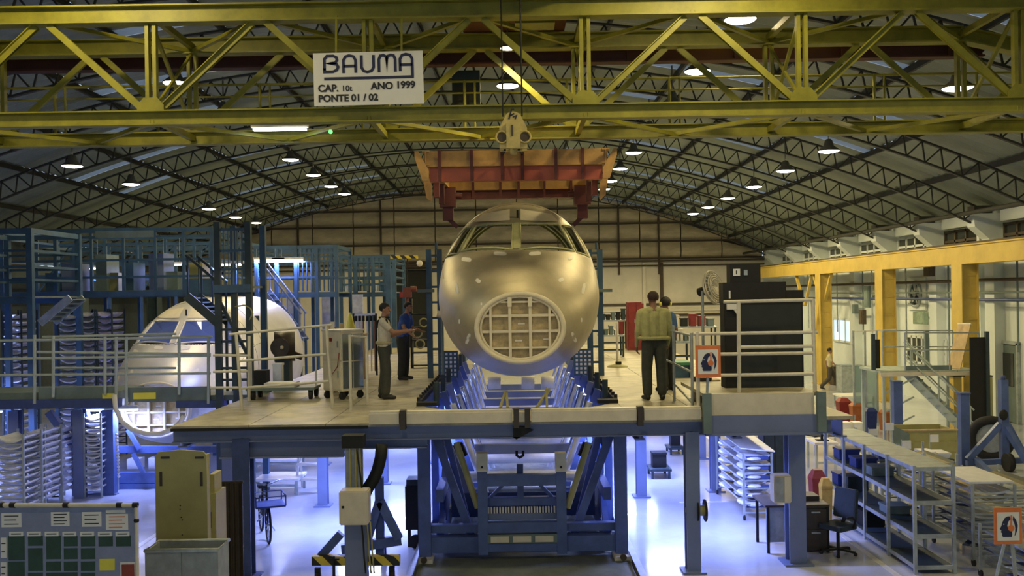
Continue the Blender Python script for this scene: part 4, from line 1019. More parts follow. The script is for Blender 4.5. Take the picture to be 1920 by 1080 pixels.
# man in the white shirt, in profile to the right, pointing ahead
g1 = on_level(722, 748, ZD)
m1 = person('man in white shirt with arm stretched towards the aircraft nose', (g1.x, g1.y, ZD), -PI / 2, 1.73,
            [((-.25, .10, 1.14), (-.20, .34, 1.20), (-.18, .44, 1.22)), ((.24, .20, 1.22), (.17, .47, 1.245), (.14, .60, 1.25))],
            [((-.10, -.01, .5), (-.11, -.06, .085), (-.12, .10, .038)), ((.10, .05, .5), (.10, .03, .085), (.11, .19, .038))],
            cloth((.40, .20, .11), (.66, .60, .46), (.055, .058, .045), tagname='_a'), headturn=.1, broad=1.1)
for s in (-1, 1): m1.path('vest_strap', [(s * .15, .095, 1.30), (s * .15, .07, 1.44), (s * .14, 0, 1.475), (s * .14, -.08, 1.43), (s * .12, -.105, 1.30)], .022, M_BLK)
m1.path('collar', [(.085 * math.cos(k * PI / 6), .085 * math.sin(k * PI / 6) + .01, 1.487) for k in range(12)], .02, M_BLK, closed=True)
m1.path('waist_cloth', [(.20 * math.cos(k * PI / 8), .125 * math.sin(k * PI / 8), 1.03) for k in range(16)], .032, mat('tan_cloth', (.50, .43, .24), .85), closed=True)
# man in blue behind him
g2 = on_level(757, 712, ZD)
m2 = person('man in blue shirt and black trousers working behind the pointing man', (g2.x, g2.y, ZD), -PI / 2 - .35, 1.72,
            [((-.27, .10, 1.15), (-.2, .33, 1.10), (-.17, .42, 1.06)), ((.27, .16, 1.18), (.22, .34, 1.02), (.2, .41, .95))], LEG,
            cloth((.34, .17, .10), (.035, .09, .32), (.03, .033, .03), tagname='_b'), lean=.18)
# man with his back to us in the olive shirt
g3 = on_level(1228, 750, ZD)
m3 = person('broad man in olive shirt standing with his back to us', (g3.x, g3.y, ZD), .12, 1.86, [((-.275, .0, 1.12), (-.265, .09, .87), (-.25, .14, .78)), ((.275, .0, 1.12), (.26, .11, .88), (.24, .17, .80))],
            [((-.12, .02, .5), (-.12, -.01, .085), (-.15, .15, .038)), ((.12, .02, .5), (.12, -.01, .085), (.15, .15, .038))],
            cloth((.22, .11, .07), (.40, .39, .17), (.05, .055, .045), hair=(.035, .016, .012), tagname='_c'), sleeve='long', headturn=-.25, broad=1.14)
m3.path('shirt_hem', [(.245 * math.cos(k * PI / 8), .155 * math.sin(k * PI / 8), 1.0) for k in range(16)], .03, mat('shirt_c', (.4, .39, .17)), closed=True)
g4 = on_level(1252, 733, ZD)
m4 = person('man in blue shirt wearing yellow ear defenders, behind the olive shirt', (g4.x, g4.y, ZD), .75, 1.74, [DOWN(-1), DOWN(1)], LEG,
            cloth((.25, .13, .08), (.04, .10, .25), (.03, .033, .03), tagname='_d'), headturn=.5)
for s in (-1, 1): m4.ball('ear_cup', m4.hc + m4.hr * (s * .095) + Vector((0, 0, .005)), (.035, .035, .042), M_YNOTE)
m4.path('ear_band', [m4.hc + Vector((0, 0, .03)) + m4.hr * (.108 * math.cos(PI * k / 12)) + Vector((0, 0, .108 * math.sin(PI * k / 12))) for k in range(13)], .009, M_BLK)
g5 = on_level(1556, 731, 0)
m5 = person('distant man striding along the white wall past the yellow column', (g5.x, g5.y, 0), -PI / 2 - .2, 1.72, [((-.27, -.12, 1.14), (-.26, -.06, .9), (-.26, -.02, .82)), ((.27, .1, 1.14), (.25, .3, 1.0), (.24, .38, .96))],
            [((-.1, .22, .55), (-.1, .34, .12), (-.11, .47, .05)), ((.1, -.02, .5), (.1, -.32, .14), (.11, -.2, .05))], cloth((.3, .16, .1), (.42, .38, .22), (.06, .05, .04), tagname='_e'), voxel=.02)
# ------------------------------------------------------------------ fluorescent fittings
def tube_light(p, length, rz, label, power=TUBE_W, col=TUBE_COL, hang=.2):
    t = Thing('fluorescent_fitting', label, 'lamp', p, rz, group='fluorescent fittings', local=True)
    t.span('fitting_body', (-length / 2, -.07, .03), (length / 2, .07, .09), M_WHT)
    for s in (-.4, .4): t.tube('hanger_rod', (length * s, 0, .09), (length * s, 0, hang), .008, M_GALV)
    for s in (-.035, .035): t.tube('glow_tube', (-length / 2 + .03, s, .0), (length / 2 - .03, s, .0), .016, M_BLOTUBE)
    lamp_light('AREA', WM[t.o] @ Matrix.Translation((0, 0, -.03)), power, col, t.o, shape='RECTANGLE', size=length, size_y=.12)
    return t
for i, (x, y, ln, rz, lab) in enumerate([
    (-3.3, 16.6, 1.2, 0, 'under the left deck near the blue column'), (-3.3, 20.5, 1.2, 0, 'under the left deck, second from the front'), (-3.4, 25.2, 1.2, 0, 'under the left deck, third from the front'),
    (3.3, 15.6, 1.2, 0, 'under the right deck near the hose reel'), (3.2, 20.5, 1.2, 0, 'under the right deck, second from the front'), (3.2, 25.2, 1.2, 0, 'under the right deck, third from the front')]):
    tube_light((x, y, ZD - .36), ln, rz, 'white fluorescent fitting ' + lab, TUBE_W * 1.25)
for i, y in enumerate((17.4, 20.2, 23.0)):
    for s in (-1, 1): tube_light((AX + s * 1.62, y, ZD - .45), 1.2, PI / 2, 'white fluorescent fitting on the %s wall of the pit, %s from the front' % ('left' if s < 0 else 'right', ('first', 'second', 'third')[i]), TUBE_W * .7)
# ------------------------------------------------------------------ blue scaffolds on the left
def scaffold(label, xs, ysd, z0, zdk, ztop, rails, m, deckm, skip=(), slim=.09):
    t = Thing('scaffold', label, 'scaffold', (xs[0], ysd[0], z0))
    for y in ysd:
        for i, x in enumerate(xs):
            if (i, y) in skip: continue
            t.bar('upright', (x, y, z0), (x, y, ztop), slim, slim, m)
        for z in rails: t.bar('ledger', (xs[0], y, z), (xs[-1], y, z), .05, .06, m)
        t.bar('deck_beam', (xs[0], y, zdk - .09), (xs[-1], y, zdk - .09), .08, .16, m)
        t.bar('top_beam', (xs[0], y, ztop - .06), (xs[-1], y, ztop - .06), .08, .12, m)
    for x in (xs[0], xs[-1]):
        for z in rails: t.bar('ledger', (x, ysd[0], z), (x, ysd[-1], z), .05, .06, m)
        t.bar('top_beam', (x, ysd[0], ztop - .06), (x, ysd[-1], ztop - .06), .08, .12, m)
    n = max(1, int((xs[-1] - xs[0]) / .9))
    for k in range(n):
        a = xs[0] + (xs[-1] - xs[0]) * k / n; b = xs[0] + (xs[-1] - xs[0]) * (k + 1) / n
        t.span('deck_board', (a + .01, ysd[0], zdk - .04), (b - .01, ysd[-1], zdk), deckm)
    return t
Y = 24.6
s1 = scaffold('long blue scaffold bridging over the silver aircraft nose', [X(p, 500, Y) for p in (5, 105, 172, 232, 292, 345, 398)], [Y, Y + 3.0], 0, Z(200, 545, Y), Z(200, 428, Y),
              [Z(200, y, Y) for y in (445, 488, 520)], M_SCAF, M_TEAL, skip=[(i, y) for i in (2, 3, 4, 5) for y in (Y, Y + 3)])
for px in (172, 232, 292, 345):
    for y in (Y, Y + 3): s1.bar('guard_post', (X(px, 500, Y), y, Z(200, 545, Y)), (X(px, 500, Y), y, Z(200, 428, Y)), .07, .07, M_SCAF)
s1.span('toe_panel', (X(345, 540, Y), Y - .05, Z(345, 552, Y)), (X(405, 540, Y), Y, Z(400, 522, Y)), M_SCAF)
s1.span('sign_panel', (X(180, 440, Y), Y - .05, Z(180, 447, Y)), (X(290, 440, Y), Y, Z(290, 432, Y)), M_TEAL)
for i, px in enumerate((120, 150, 200, 215, 260, 310, 330, 372)):
    p = P(px, 500 + (i % 3) * 8, Y + 1.2); zd = Z(200, 545, Y)
    s1.span('guard_panel', (p.x - .12 - .1 * (i % 2), Y + 1.2 + .2 * (i % 4), zd), (p.x + .18, Y + .4 + .2 * (i % 4), zd + .5 + .25 * (i % 3)), (M_SCAF, M_LBLUE, M_TEAL, M_CRATE)[i % 4])
# the dark ladder tower beside the nose
Y = 18.9
tw2 = Thing('ladder_tower', 'dark steel ladder tower on the right of the silver nose', 'tower', P(440, 760, Y))
xs = [X(p, 600, Y) for p in (410, 441, 468)]; zb = 0.0; zt = Z(440, 416, Y)
for i, x in enumerate(xs):
    for y in ((Y, Y + 1.1) if i != 1 else (Y,)): tw2.bar('tower_post', (x, y, zb), (x, y, zt if i != 1 else Z(440, 545, Y)), .12 if i != 1 else .08, .12, M_SCAFD if y == Y else M_SCAF)
for py in (640, 618, 665, 690, 712): tw2.bar('rung', (xs[0], Y, Z(440, py, Y)), (xs[-1], Y, Z(440, py, Y)), .05, .05, M_SCAFD)
tw2.bar('landing_beam', (xs[0] - .05, Y - .05, Z(440, 541, Y)), (xs[-1] + .05, Y - .05, Z(440, 541, Y)), .12, .16, M_SCAF)
tw2.span('landing', (xs[0], Y, Z(440, 540, Y)), (xs[-1], Y + 1.1, Z(440, 536, Y)), M_TEAL)
for k in range(7):
    x = xs[0] + (xs[-1] - xs[0]) * (k + .5) / 7; tw2.tube('baluster', (x, Y, Z(440, 540, Y)), (x, Y, Z(440, 430, Y)), .018, M_TEAL)
for py in (430, 470, 505): tw2.bar('rail', (xs[0], Y, Z(440, py, Y)), (xs[-1], Y, Z(440, py, Y)), .04, .05, M_SCAF)
tw2.bar('brace', (xs[0], Y + .1, Z(410, 565, Y)), (xs[-1], Y + .1, Z(468, 680, Y)), .06, .06, M_SCAFD)
tw2.path('hoop', [P(a, b, Y - .05) for a, b in ((441, 575), (458, 572), (470, 578), (474, 588), (468, 600))], .018, M_CRATE)
def stair(label, a, b, Y, wd, m, n=7, rails=True):
    t = Thing('stair', label, 'stairs', P(*b, Y)); p, q = P(*a, Y), P(*b, Y)
    for y in (Y, Y + wd):
        d = Vector((0, y - Y, 0)); t.bar('stringer', p + d, q + d, .05, .18, m)
        if not rails: continue
        t.tube('handrail', p + d + Vector((0, 0, .85)), q + d + Vector((0, 0, .85)), .03, m)
        for f_ in (.05, .5, .95): c = p.lerp(q, f_) + d; t.tube('baluster', c, c + Vector((0, 0, .85)), .02, m)
    for k in range(n):
        c = p.lerp(q, (k + .5) / n) + Vector((0, wd / 2, 0)); t.box('tread', c, (.24, wd, .03), M_TEAL)
    return t
st0 = stair('grey stair flight slanting across the cockpit of the silver nose', (350, 555), (408, 605), 19.3, .7, M_SCAFD, 6)
p = P(408, 605, 19.3)
for y in (19.3, 20.0): st0.bar('support_leg', (p.x - .03, y, 0), (p.x - .03, y, p.z), .05, .05, M_SCAFD)
stair('grey stair flight left of the silver nose under the long scaffold', (132, 558), (75, 606), 22.5, .7, M_GALV, 6, False)
st2 = stair('bluish stair flight right of the silver nose with bright stringer', (492, 545), (566, 640), 29.0, .7, M_LBLUE, 8)
p = P(566, 640, 29.0)
for y in (29.0, 29.7): st2.bar('support_leg', (p.x - .03, y, 0), (p.x - .03, y, p.z), .07, .07, M_SCAF)
Y = 31.5
s4 = scaffold('dim blue scaffold in the gloom behind the long scaffold', [X(p, 500, Y) for p in (70, 140, 205, 265, 330, 395, 455)], [Y, Y + 2.5], 0, Z(250, 548, Y), Z(250, 455, Y), [Z(250, y, Y) for y in (470, 492, 515)], M_SCAF, M_TEAL)
for k in range(6):
    a = X(70 + k * 65, 500, Y); b = X(135 + k * 65, 500, Y); s4.bar('brace', (a, Y, Z(250, 548, Y)), (b, Y, Z(250, 455, Y)), .05, .05, M_SCAF)
    s4.span('stored_panel', (a + .2, Y + 1, Z(250, 548, Y)), (a + .75, Y + 1.1, Z(250, 548, Y) + .5 + .2 * (k % 3)), (M_LBLUE, M_TEAL, M_CRATE)[k % 3])
# middle-distance scaffold
Y = 30.0
s2 = scaffold('pale blue scaffold with bright lamps behind the ladder tower', [X(p, 560, Y) for p in (482, 520, 556, 595, 632)], [Y, Y + 2.5], 0, Z(560, 548, Y), Z(560, 460, Y), [Z(560, y, Y) for y in (475, 490, 520)], M_SCAF, M_TEAL, slim=.11)
for k in range(9): s2.tube('baluster', (X(560 + k * 8, 520, Y), Y, Z(560, 546, Y)), (X(560 + k * 8, 520, Y), Y, Z(560, 462, Y)), .025, M_SCAF)
Y = 34.0
s3 = scaffold('blue caged scaffold farthest along, above the pointing man', [X(p, 560, Y) for p in (640, 668, 700, 740)], [Y, Y + 3], 0, Z(690, 548, Y), Z(690, 478, Y), [Z(690, y, Y) for y in (492, 505, 520, 533)], M_SCAF, M_LBLUE, slim=.12)
for k in range(10): s3.tube('baluster', (X(645 + k * 9.5, 520, Y), Y, Z(690, 546, Y)), (X(645 + k * 9.5, 520, Y), Y, Z(690, 480, Y)), .03, M_SCAF)
for i in range(6):
    px = 648 + i * 16; s3.span('parts_bin', (X(px, 530, Y + 1), Y + 1, Z(px, 546, Y + 1)), (X(px + 11, 530, Y + 1), Y + 1.4, Z(px, 532 - 4 * (i % 3), Y + 1)), (M_TRAY, M_SCAF, M_TEAL)[i % 3])
s3.span('end_panel', (X(728, 560, Y), Y - .1, 0), (X(744, 560, Y), Y, Z(735, 505, Y)), M_SCAF)
for px in (538, 604, 655): 
    t = s2 if px < 600 else s3; t.span('lit_wall_patch', (X(px, 600, 33), 33, .9), (X(px + 26, 600, 33), 33.05, Z(px, 552, 33)), mat('lit_patch_pale', (.55, .58, .78), .6))  # pale sheets carry the white-lit wall patches in their colour
Y = 21.5
s0 = scaffold('near blue scaffold bay at the left edge of the hall', [X(p, 560, Y) for p in (-90, 58)], [Y, Y + 2.4], 0, Z(30, 556, Y), Z(30, 428, Y), [Z(30, y, Y) for y in (470, 500, 525)], M_SCAF, M_TEAL, slim=.13)
for i, (p, lab, pw) in enumerate((((505, 488, 29.9), 'bright fluorescent fitting on the pale blue scaffold, left one', .9), ((540, 488, 29.9), 'bright fluorescent fitting on the pale blue scaffold, right one', .9),
                   ((430, 497, 20.0), 'fluorescent fitting behind the ladder tower', .7), ((322, 497, 27.5), 'fluorescent fitting in the long scaffold by the aircraft crown', .7),
                   ((88, 500, 27.5), 'fluorescent fitting glowing in the left of the long scaffold', .5), ((168, 504, 27.5), 'fluorescent fitting glowing in the middle of the long scaffold', .5))):
    tube_light(P(*p), 1.0 if i < 2 else .6, 0, lab, TUBE_W * pw, hang=(Z(560, 460, 30) if i < 2 else (zt if i == 2 else Z(200, 428, 24.6))) - P(*p).z - .1)
for i, (x, y, z) in enumerate(((-8.6, 19.9, 1.78), (-11.5, 19.9, 1.78), (-13.8, 23, 2.3))):
    tube_light((x, y, z), 1.2, 0, 'fluorescent fitting below the %s' % ('grey-green platform rim', 'left end of the grey-green platform', 'near blue scaffold bay', 'long scaffold behind the silver nose')[i], TUBE_W * 1.3)
tube_light(P(525, 243, 15.0), .9, 0, 'bluish work light between the lower chords of the yellow crane', 10, (.45, .75, 1.0), hang=.12)
# ------------------------------------------------------------------ racks of curved white parts
def curved_tray(wd, dp, sag):
    v = []; f = []; n = 6
    for i in range(n + 1):
        t = i / n; x = -wd / 2 + wd * t; z = sag * (4 * (t - .5) ** 2)
        v += [(x, -dp / 2, z), (x, dp / 2, z), (x, -dp / 2, z + .03), (x, dp / 2, z + .03)]
        if i:
            a = 4 * i; b = a - 4; f += [(b, a, a + 1, b + 1), (b + 2, b + 3, a + 3, a + 2), (b, b + 2, a + 2, a), (b + 1, a + 1, a + 3, b + 3)]
    f += [(0, 1, 3, 2), (4 * n, 4 * n + 2, 4 * n + 3, 4 * n + 1)]
    return new_mesh('curved_part', v, f)
def tray_rack(label, base, rz, wd, dp, ht, n, m=M_GALV, tm=M_TRAY, group='racks of curved parts', sag=.09, wheels=False):
    t = Thing('parts_rack', label, 'rack', base, rz, group=group, local=True); me = curved_tray(wd * .94, dp * .9, sag)
    for sx in (-1, 1):
        for sy in (-1, 1):
            t.bar('upright', (sx * wd / 2, sy * dp / 2, .08 if wheels else 0), (sx * wd / 2, sy * dp / 2, ht), .035, .035, m)
            if wheels: t.tube('castor', (sx * wd / 2 - .015, sy * dp / 2, .05), (sx * wd / 2 + .015, sy * dp / 2, .05), .05, M_RUB, shape='round')
    for k in range(n):
        z = .14 + (ht - .2) * k / n
        for sy in (-1, 1): t.bar('shelf_rail', (-wd / 2, sy * dp / 2, z), (wd / 2, sy * dp / 2, z), .025, .025, m)
        t.put('curved_part', me, tm, Matrix.Translation((random.uniform(-.02, .02), random.uniform(-.03, .03), z + .02)) @ Matrix.Rotation(random.uniform(-.06, .06), 4, 'Y'))
    return t
def rack_px(label, px0, px1, ptop, Y, n, dp=.8, rz=0.0, **k):
    x0, x1 = X(px0, 850, Y), X(px1, 850, Y); h = Z((px0 + px1) / 2, ptop, Y)
    return tray_rack(label, ((x0 + x1) / 2, Y + dp / 2, 0), rz, x1 - x0, dp, h, n, **k)
rack_px('rack of curved white parts at the lower left edge of the photo', -8, 44, 815, 17.6, 11)
rack_px('rack of curved white parts second from the left edge', 48, 78, 806, 18.2, 11)
rack_px('narrow rack of white parts left of the pale blue jig leg', 84, 112, 800, 19.0, 10)
rack_px('rack of white parts half hidden behind the jig leg', 114, 142, 806, 21.6, 9, sag=.04)
rack_px('rack of white parts between the slanting jig legs', 158, 190, 775, 19.45, 12, sag=.06)
rack_px('tall rack of bluish parts behind the long guard rail', 112, 150, 584, 24.2, 22, m=M_SCAFD)
rack_px('tall rack of white parts left of the aircraft cockpit', 152, 182, 580, 24.2, 24, m=M_SCAFD)
rack_px('tall rack of lilac parts touching the aircraft shadow', 186, 214, 580, 24.2, 22, m=M_SCAFD, tm=mat('lilac_part', (.45, .45, .75), .4))
rack_px('tall rack of white parts at the left edge by the dark post', 8, 44, 582, 24.2, 20, m=M_SCAFD)
# ------------------------------------------------------------------ jig under the silver nose
j2 = Thing('side_jig', 'pale blue jig legs under the silver aircraft nose', 'jig', P(200, 935, 19.8))
def j2b(n_, a, b, Y, w_, m=M_LBLUE): j2.bar(n_, P(*a, Y), P(*b, Y), w_, w_, m)
Y = 19.8
j2.bar('jig_leg', (X(147, 850, Y), Y, 0), (X(147, 850, Y), Y, 1.8), .2, .2, M_LBLUE); j2.bar('jig_leg', (X(205, 850, Y), Y, 0), (X(205, 850, Y), Y, 1.8), .26, .2, M_BLUE)
j2b('raking_leg', (92, 772), (140, 838), Y, .14); j2b('raking_leg', (158, 772), (212, 928), Y, .15); j2b('cross_beam', (140, 932), (220, 932), Y, .16)
for py in (842, 895, 915): j2.bar('cross_beam', P(220, py, 20.4), P(430, py, 20.4), .14, .22 if py > 850 else .14, M_BLUE)
j2b('brace', (240, 806), (262, 842), 20.2, .08, M_BLUE); j2b('brace', (250, 850), (270, 888), 20.2, .08, M_BLUE)
j2b('link_post', (345, 790), (345, 845), 20.2, .12, M_LBLUE)
for k in range(14): j2.ball('chain_link', P(219 + .3 * k, 815 + 6 * k, 19.4), .03, M_TRAY)
for i in range(4):
    p = P(255 + i * 40, 868, 21.0); j2.box('machine_part', p, (.28, .3, .22 + .05 * (i % 2)), M_TRAY)
# ------------------------------------------------------------------ foreground left
Y = 9.0
nb = Thing('notice_board', 'blue-grey planning board with green cards in the lower left corner', 'notice board', (X(120, 1080, Y), Y, 0))
zt = Z(0, 952, Y); xl_, xr_ = X(-120, 1000, Y), X(252, 1000, Y)
nb.span('board_panel', (xl_, Y, .35), (xr_, Y + .03, zt), M_BOARD)
fr = nb.tube('top_tube', P(-120, 947, Y - .02), P(256, 947, Y - .02), .02, M_RAIL)
nb.tube('side_tube', P(256, 947, Y - .02), (P(256, 947, Y).x, Y - .02, .02), .018, M_RAIL)
nb.tube('side_tube', (xl_, Y - .02, .02), (xl_, Y - .02, zt), .018, M_RAIL)
for px in (2, 24, 124, 224, 254): nb.tube('tube_joint', P(px - 5, 947, Y - .02), P(px + 5, 947, Y - .02), .026, M_BLK)
nb.ball('tube_joint', P(256, 976, Y - .02), .026, M_BLK)
def card(name, a, b, m, d=.006, lines=0, lm=M_BINK):
    p, q = P(*a, Y), P(*b, Y); o = nb.span(name, (p.x, Y - d, q.z), (q.x, Y, p.z), m)
    for k in range(lines):
        z = p.z - (p.z - q.z) * (k + .7) / (lines + .5); w_ = (q.x - p.x)
        nb.span('text_line', (p.x + w_ * .14, Y - d - .002, z - .006), (q.x - w_ * (.14 + .12 * (k % 2)), Y - d, z + .003), lm, parent=o)
card('notice_paper', (3, 962), (41, 988), M_PAPER, lines=3); card('notice_paper', (96, 960), (131, 986), M_PAPER, lines=4); card('notice_paper', (154, 960), (191, 987), M_PAPER, lines=3); card('notice_paper', (199, 964), (241, 993), M_PAPER, lines=4, lm=M_ORGS)
card('notice_strip', (199, 956), (236, 961), M_PAPER)
for k in range(7): card('column_label', (18 + k * 33.2, 997), (44 + k * 33.2, 1005), M_PAPER, lines=1)
card('row_label', (2, 1008), (13, 1046), M_PAPER, lines=2); card('row_label', (2, 1054), (13, 1085), M_PAPER, lines=2)
for (a, b) in (((16, 1005), (47, 1050)), ((53, 1005), (81, 1023)), ((53, 1028), (81, 1070)), ((87, 1005), (115, 1048)), ((120, 1005), (146, 1024)), ((120, 1028), (146, 1048)), ((152, 1005), (179, 1024)), ((152, 1028), (179, 1048)),
               ((185, 1005), (212, 1024)), ((218, 1004), (246, 1024)), ((16, 1053), (47, 1085)), ((87, 1053), (115, 1070)), ((120, 1053), (146, 1070)), ((152, 1053), (179, 1070)), ((53, 1074), (81, 1095)), ((87, 1074), (146, 1095)), ((152, 1074), (179, 1095))): card('green_card', a, b, M_GRN, .004)
card('yellow_note', (187, 1048), (216, 1069), M_YNOTE)
card('clipboard', (226, 1054), (256, 1100), M_PAPER); card('red_folder', (229, 1058), (253, 1100), mat('brick_red_card', (.28, .05, .03)), .012)
Y = 10.6
cp = Thing('tall_crate', 'tall olive yellow panel crate standing behind the grey metal bin', 'crate', (X(342, 1000, Y), Y, 0))
xa, xb, zt = X(291, 900, Y), X(388, 900, Y), Z(340, 847, Y)
v = [(xa, 0), (xb, 0), (xb, zt - .05), (xb - .04, zt), ((xa + xb) / 2, zt + .02), (xa + .04, zt), (xa, zt - .05)]
cp.plate('front_panel', [(a, b) for a, b in v], .03, Matrix.Translation((0, Y + .03, .45)) @ FRONT @ Matrix.Translation((0, -.45, 0)), M_CRATE)
cp.span('side_panel', (xb - .02, Y + .03, .4), (xb, Y + .12, zt - .04), M_CRATE); cp.span('side_panel', (xa, Y + .03, .4), (xa + .02, Y + .12, zt - .04), M_CRATE); cp.span('back_panel', (xa, Y + .1, .4), (xb, Y + .12, zt - .06), M_CRATE)
cp.span('base_panel', (xa, Y, .0), (xb, Y + .12, .05), M_CRATE); cp.span('lower_panel', (xa + .01, Y + .01, .05), (xb - .01, Y + .03, .46), M_CRATE)
for px, py, w_, h_ in ((302, 872, .03, .16), (378, 872, .03, .16)): p = P(px, 898, Y); cp.span('hand_slot', (p.x - w_ / 2, Y - .006, p.z - h_ / 2), (p.x + w_ / 2, Y, p.z + h_ / 2), M_DWOOD)
for px in (310, 374): p = P(px, 858, Y); cp.span('latch', (p.x - .05, Y - .006, p.z - .012), (p.x + .05, Y, p.z + .012), M_DWOOD)
for px, py in ((338, 948), (338, 955), (340, 970), (342, 975), (342, 1003)): cp.ball('rivet', P(px, py, Y - .002), .008, M_DWOOD)
sd = Thing('slim_crate', 'slim yellow-green locker strip to the right of the tall crate', 'crate', (X(397, 1000, 11.3), 11.3, 0))
xa, xb = X(391, 950, 11.3), X(405, 950, 11.3); sd.span('locker_body', (xa, 11.3, 0), (xb, 11.7, Z(398, 925, 11.3)), M_CRATE); sd.span('locker_slot', (xa + .01, 11.29, Z(392, 990, 11.3)), (xa + .035, 11.3, Z(392, 960, 11.3)), M_BLK); sd.span('locker_top', (xa + .01, 11.32, Z(398, 925, 11.3)), (xb - .02, 11.6, Z(398, 890, 11.3)), M_CRATE)
Y = 10.0
bn = Thing('metal_bin', 'grey metal bin with rounded rim in front of the tall crate', 'bin', (X(342, 1080, Y), Y + .5, 0))
xa, xb, zt = X(272, 1050, Y), X(409, 1050, Y), Z(340, 1032, Y)
bn.span('front_panel', (xa, Y, .1), ((xa + xb) / 2 - .005, Y + .02, zt), M_GREY); bn.span('front_panel', ((xa + xb) / 2 + .005, Y, .1), (xb, Y + .02, zt), M_GREY)
bn.span('side_panel', (xa, Y + .02, .1), (xa + .02, Y + .4, zt), M_GREY); bn.span('side_panel', (xb - .02, Y + .02, .1), (xb, Y + .4, zt), M_GREY); bn.span('back_panel', (xa, Y + .38, .1), (xb, Y + .4, zt), M_GREY)
bn.span('bin_floor', (xa, Y, .06), (xb, Y + .4, .1), M_GREY)
bn.path('rim', [(xa, Y, zt), (xb, Y, zt), (xb, Y + .4, zt), (xa, Y + .4, zt)], .022, M_GALV, closed=True)
for x in (xa + .08, xb - .08):
    for y in (Y + .08, Y + .32): bn.tube('castor', (x - .02, y, .05), (x + .02, y, .05), .05, M_RUB, shape='round')
Y = 12.2
dk = Thing('dark_screen', 'dark brown curtain screen against the dark blue column', 'screen', (X(428, 1080, Y), Y, 0))
xa, xb, zt = X(404, 1000, Y), X(452, 1000, Y), Z(428, 905, Y)
for k in range(5):
    a = xa + (xb - xa) * k / 5; v = []; 
    for i in range(7): t = i / 6; v.append((a + (xb - xa) / 5 * t, Y + .03 * math.sin(PI * t)))
    n = 7; dk.mesh('curtain_fold', [(x, y, .03) for x, y in v] + [(x, y, zt) for x, y in v] + [(x, y + .012, .03) for x, y in v] + [(x, y + .012, zt) for x, y in v],
            [(i, i + 1, n + i + 1, n + i) for i in range(6)] + [(2 * n + i + 1, 2 * n + i, 3 * n + i, 3 * n + i + 1) for i in range(6)] + [(n + i, n + i + 1, 3 * n + i + 1, 3 * n + i) for i in range(6)], M_DWOOD)
dk.bar('curtain_rail', (xa - .03, Y + .03, zt), (xb + .03, Y + .03, zt), .03, .03, M_DWOOD)
for x in (xa, xb): dk.bar('screen_post', (x, Y + .05, 0), (x, Y + .05, zt), .03, .03, M_DWOOD)
# ------------------------------------------------------------------ hydraulic jack stand with control box
Y = 13.2
jk = Thing('jack_stand', 'wheeled blue jack stand with control box and hazard striped base', 'jack', P(668, 1070, Y))
xm = X(668, 950, Y)
jk.bar('mast', (xm, Y, .1), (xm, Y, Z(668, 980, Y)), .3, .24, M_LBLUE); jk.bar('inner_mast', (xm - .02, Y + .02, Z(668, 985, Y)), (xm - .02, Y + .02, Z(668, 835, Y)), .22, .2, M_GREY, 'channel')
jk.span('mast_head', (xm - .17, Y - .12, Z(668, 838, Y)), (xm + .13, Y + .14, Z(668, 815, Y)), M_BLK)
for d in (-.06, .02, .08): jk.tube('lift_screw', (xm + d, Y - .1, Z(668, 915, Y)), (xm + d, Y - .1, Z(668, 838, Y)), .014, M_CRATE)
bx_ = jk.box('control_box', P(666, 949, Y - .25), (.40, .26, .47), M_BEIGE, shape='soft')
p = P(643, 951, Y - .39); jk.box('box_latch', p, (.03, .02, .03), M_BLK, parent=bx_)
jk.path('drag_chain', [P(a, b, Y + .1) for a, b in ((716, 833), (714, 858), (708, 882), (700, 900), (690, 915), (684, 928))], .085, M_BLK, n=4)
jk.path('cable', [P(a, b, Y - .15) for a, b in ((669, 842), (673, 870), (677, 900), (679, 920))], .012, M_BLK)
for d in (0, 10, 16): jk.path('cable', [P(a, b, Y - .2) for a, b in ((678 + d, 978), (681 + d, 1010), (683 + d, 1045), (686 + d, 1075))], .012, M_CRATE if d else M_BLK)
jk.bar('base_beam', P(586, 1050, Y + .1), P(750, 1050, Y + .1), .12, .13, M_HAZ)
for a, b, y in (((600, 1045), (640, 1000), Y + .2), ((690, 1010), (711, 940), Y + .6), ((713, 940), (748, 1010), Y + .6)): jk.bar('outrigger', P(*a, y), P(*b, y), .1, .12, M_BLUE)
jk.bar('outrigger', P(640, 1030, Y + .5), P(752, 1012, Y + .7), .1, .14, M_BLUE)
jk.bar('rear_post', (X(712, 950, Y + .7), Y + .7, .2), (X(712, 950, Y + .7), Y + .7, Z(712, 895, Y + .7)), .12, .12, M_BLUE)
for px, y in ((596, Y + .1), (735, Y + .1), (720, Y + 1.3)):
    x = X(px, 1070, y); jk.tube('castor', (x - .03, y, .1), (x + .03, y, .1), .1, M_RUB, shape='round'); jk.bar('castor_fork', (x, y, .1), (x, y, .26), .08, .06, M_BLK)
x = X(626, 1060, Y); jk.tube('levelling_screw', (x, Y, .1), (x, Y, .44), .02, M_BLK); jk.tube('levelling_foot', (x, Y, .06), (x, Y, .1), .09, M_BLK, shape='round'); jk.bar('screw_handle', (x - .08, Y, .4), (x + .08, Y, .4), .02, .02, M_BLK)
bc = Thing('tool_case', 'black boxy power pack beside the left jig post', 'machine', P(772, 1040, 15.2)); xa, xb = X(760, 950, 15.2), X(790, 950, 15.2)
bc.span('machine_body', (xa, 15.2, .3), (xb, 15.6, Z(775, 912, 15.2)), M_BLK); bc.span('machine_lid', (xa + .02, 15.22, Z(775, 912, 15.2)), (xb - .02, 15.58, Z(775, 900, 15.2)), M_SCAFD)
for x in (xa + .05, xb - .05): bc.bar('leg', (x, 15.3, 0), (x, 15.3, .3), .05, .05, M_BLK)
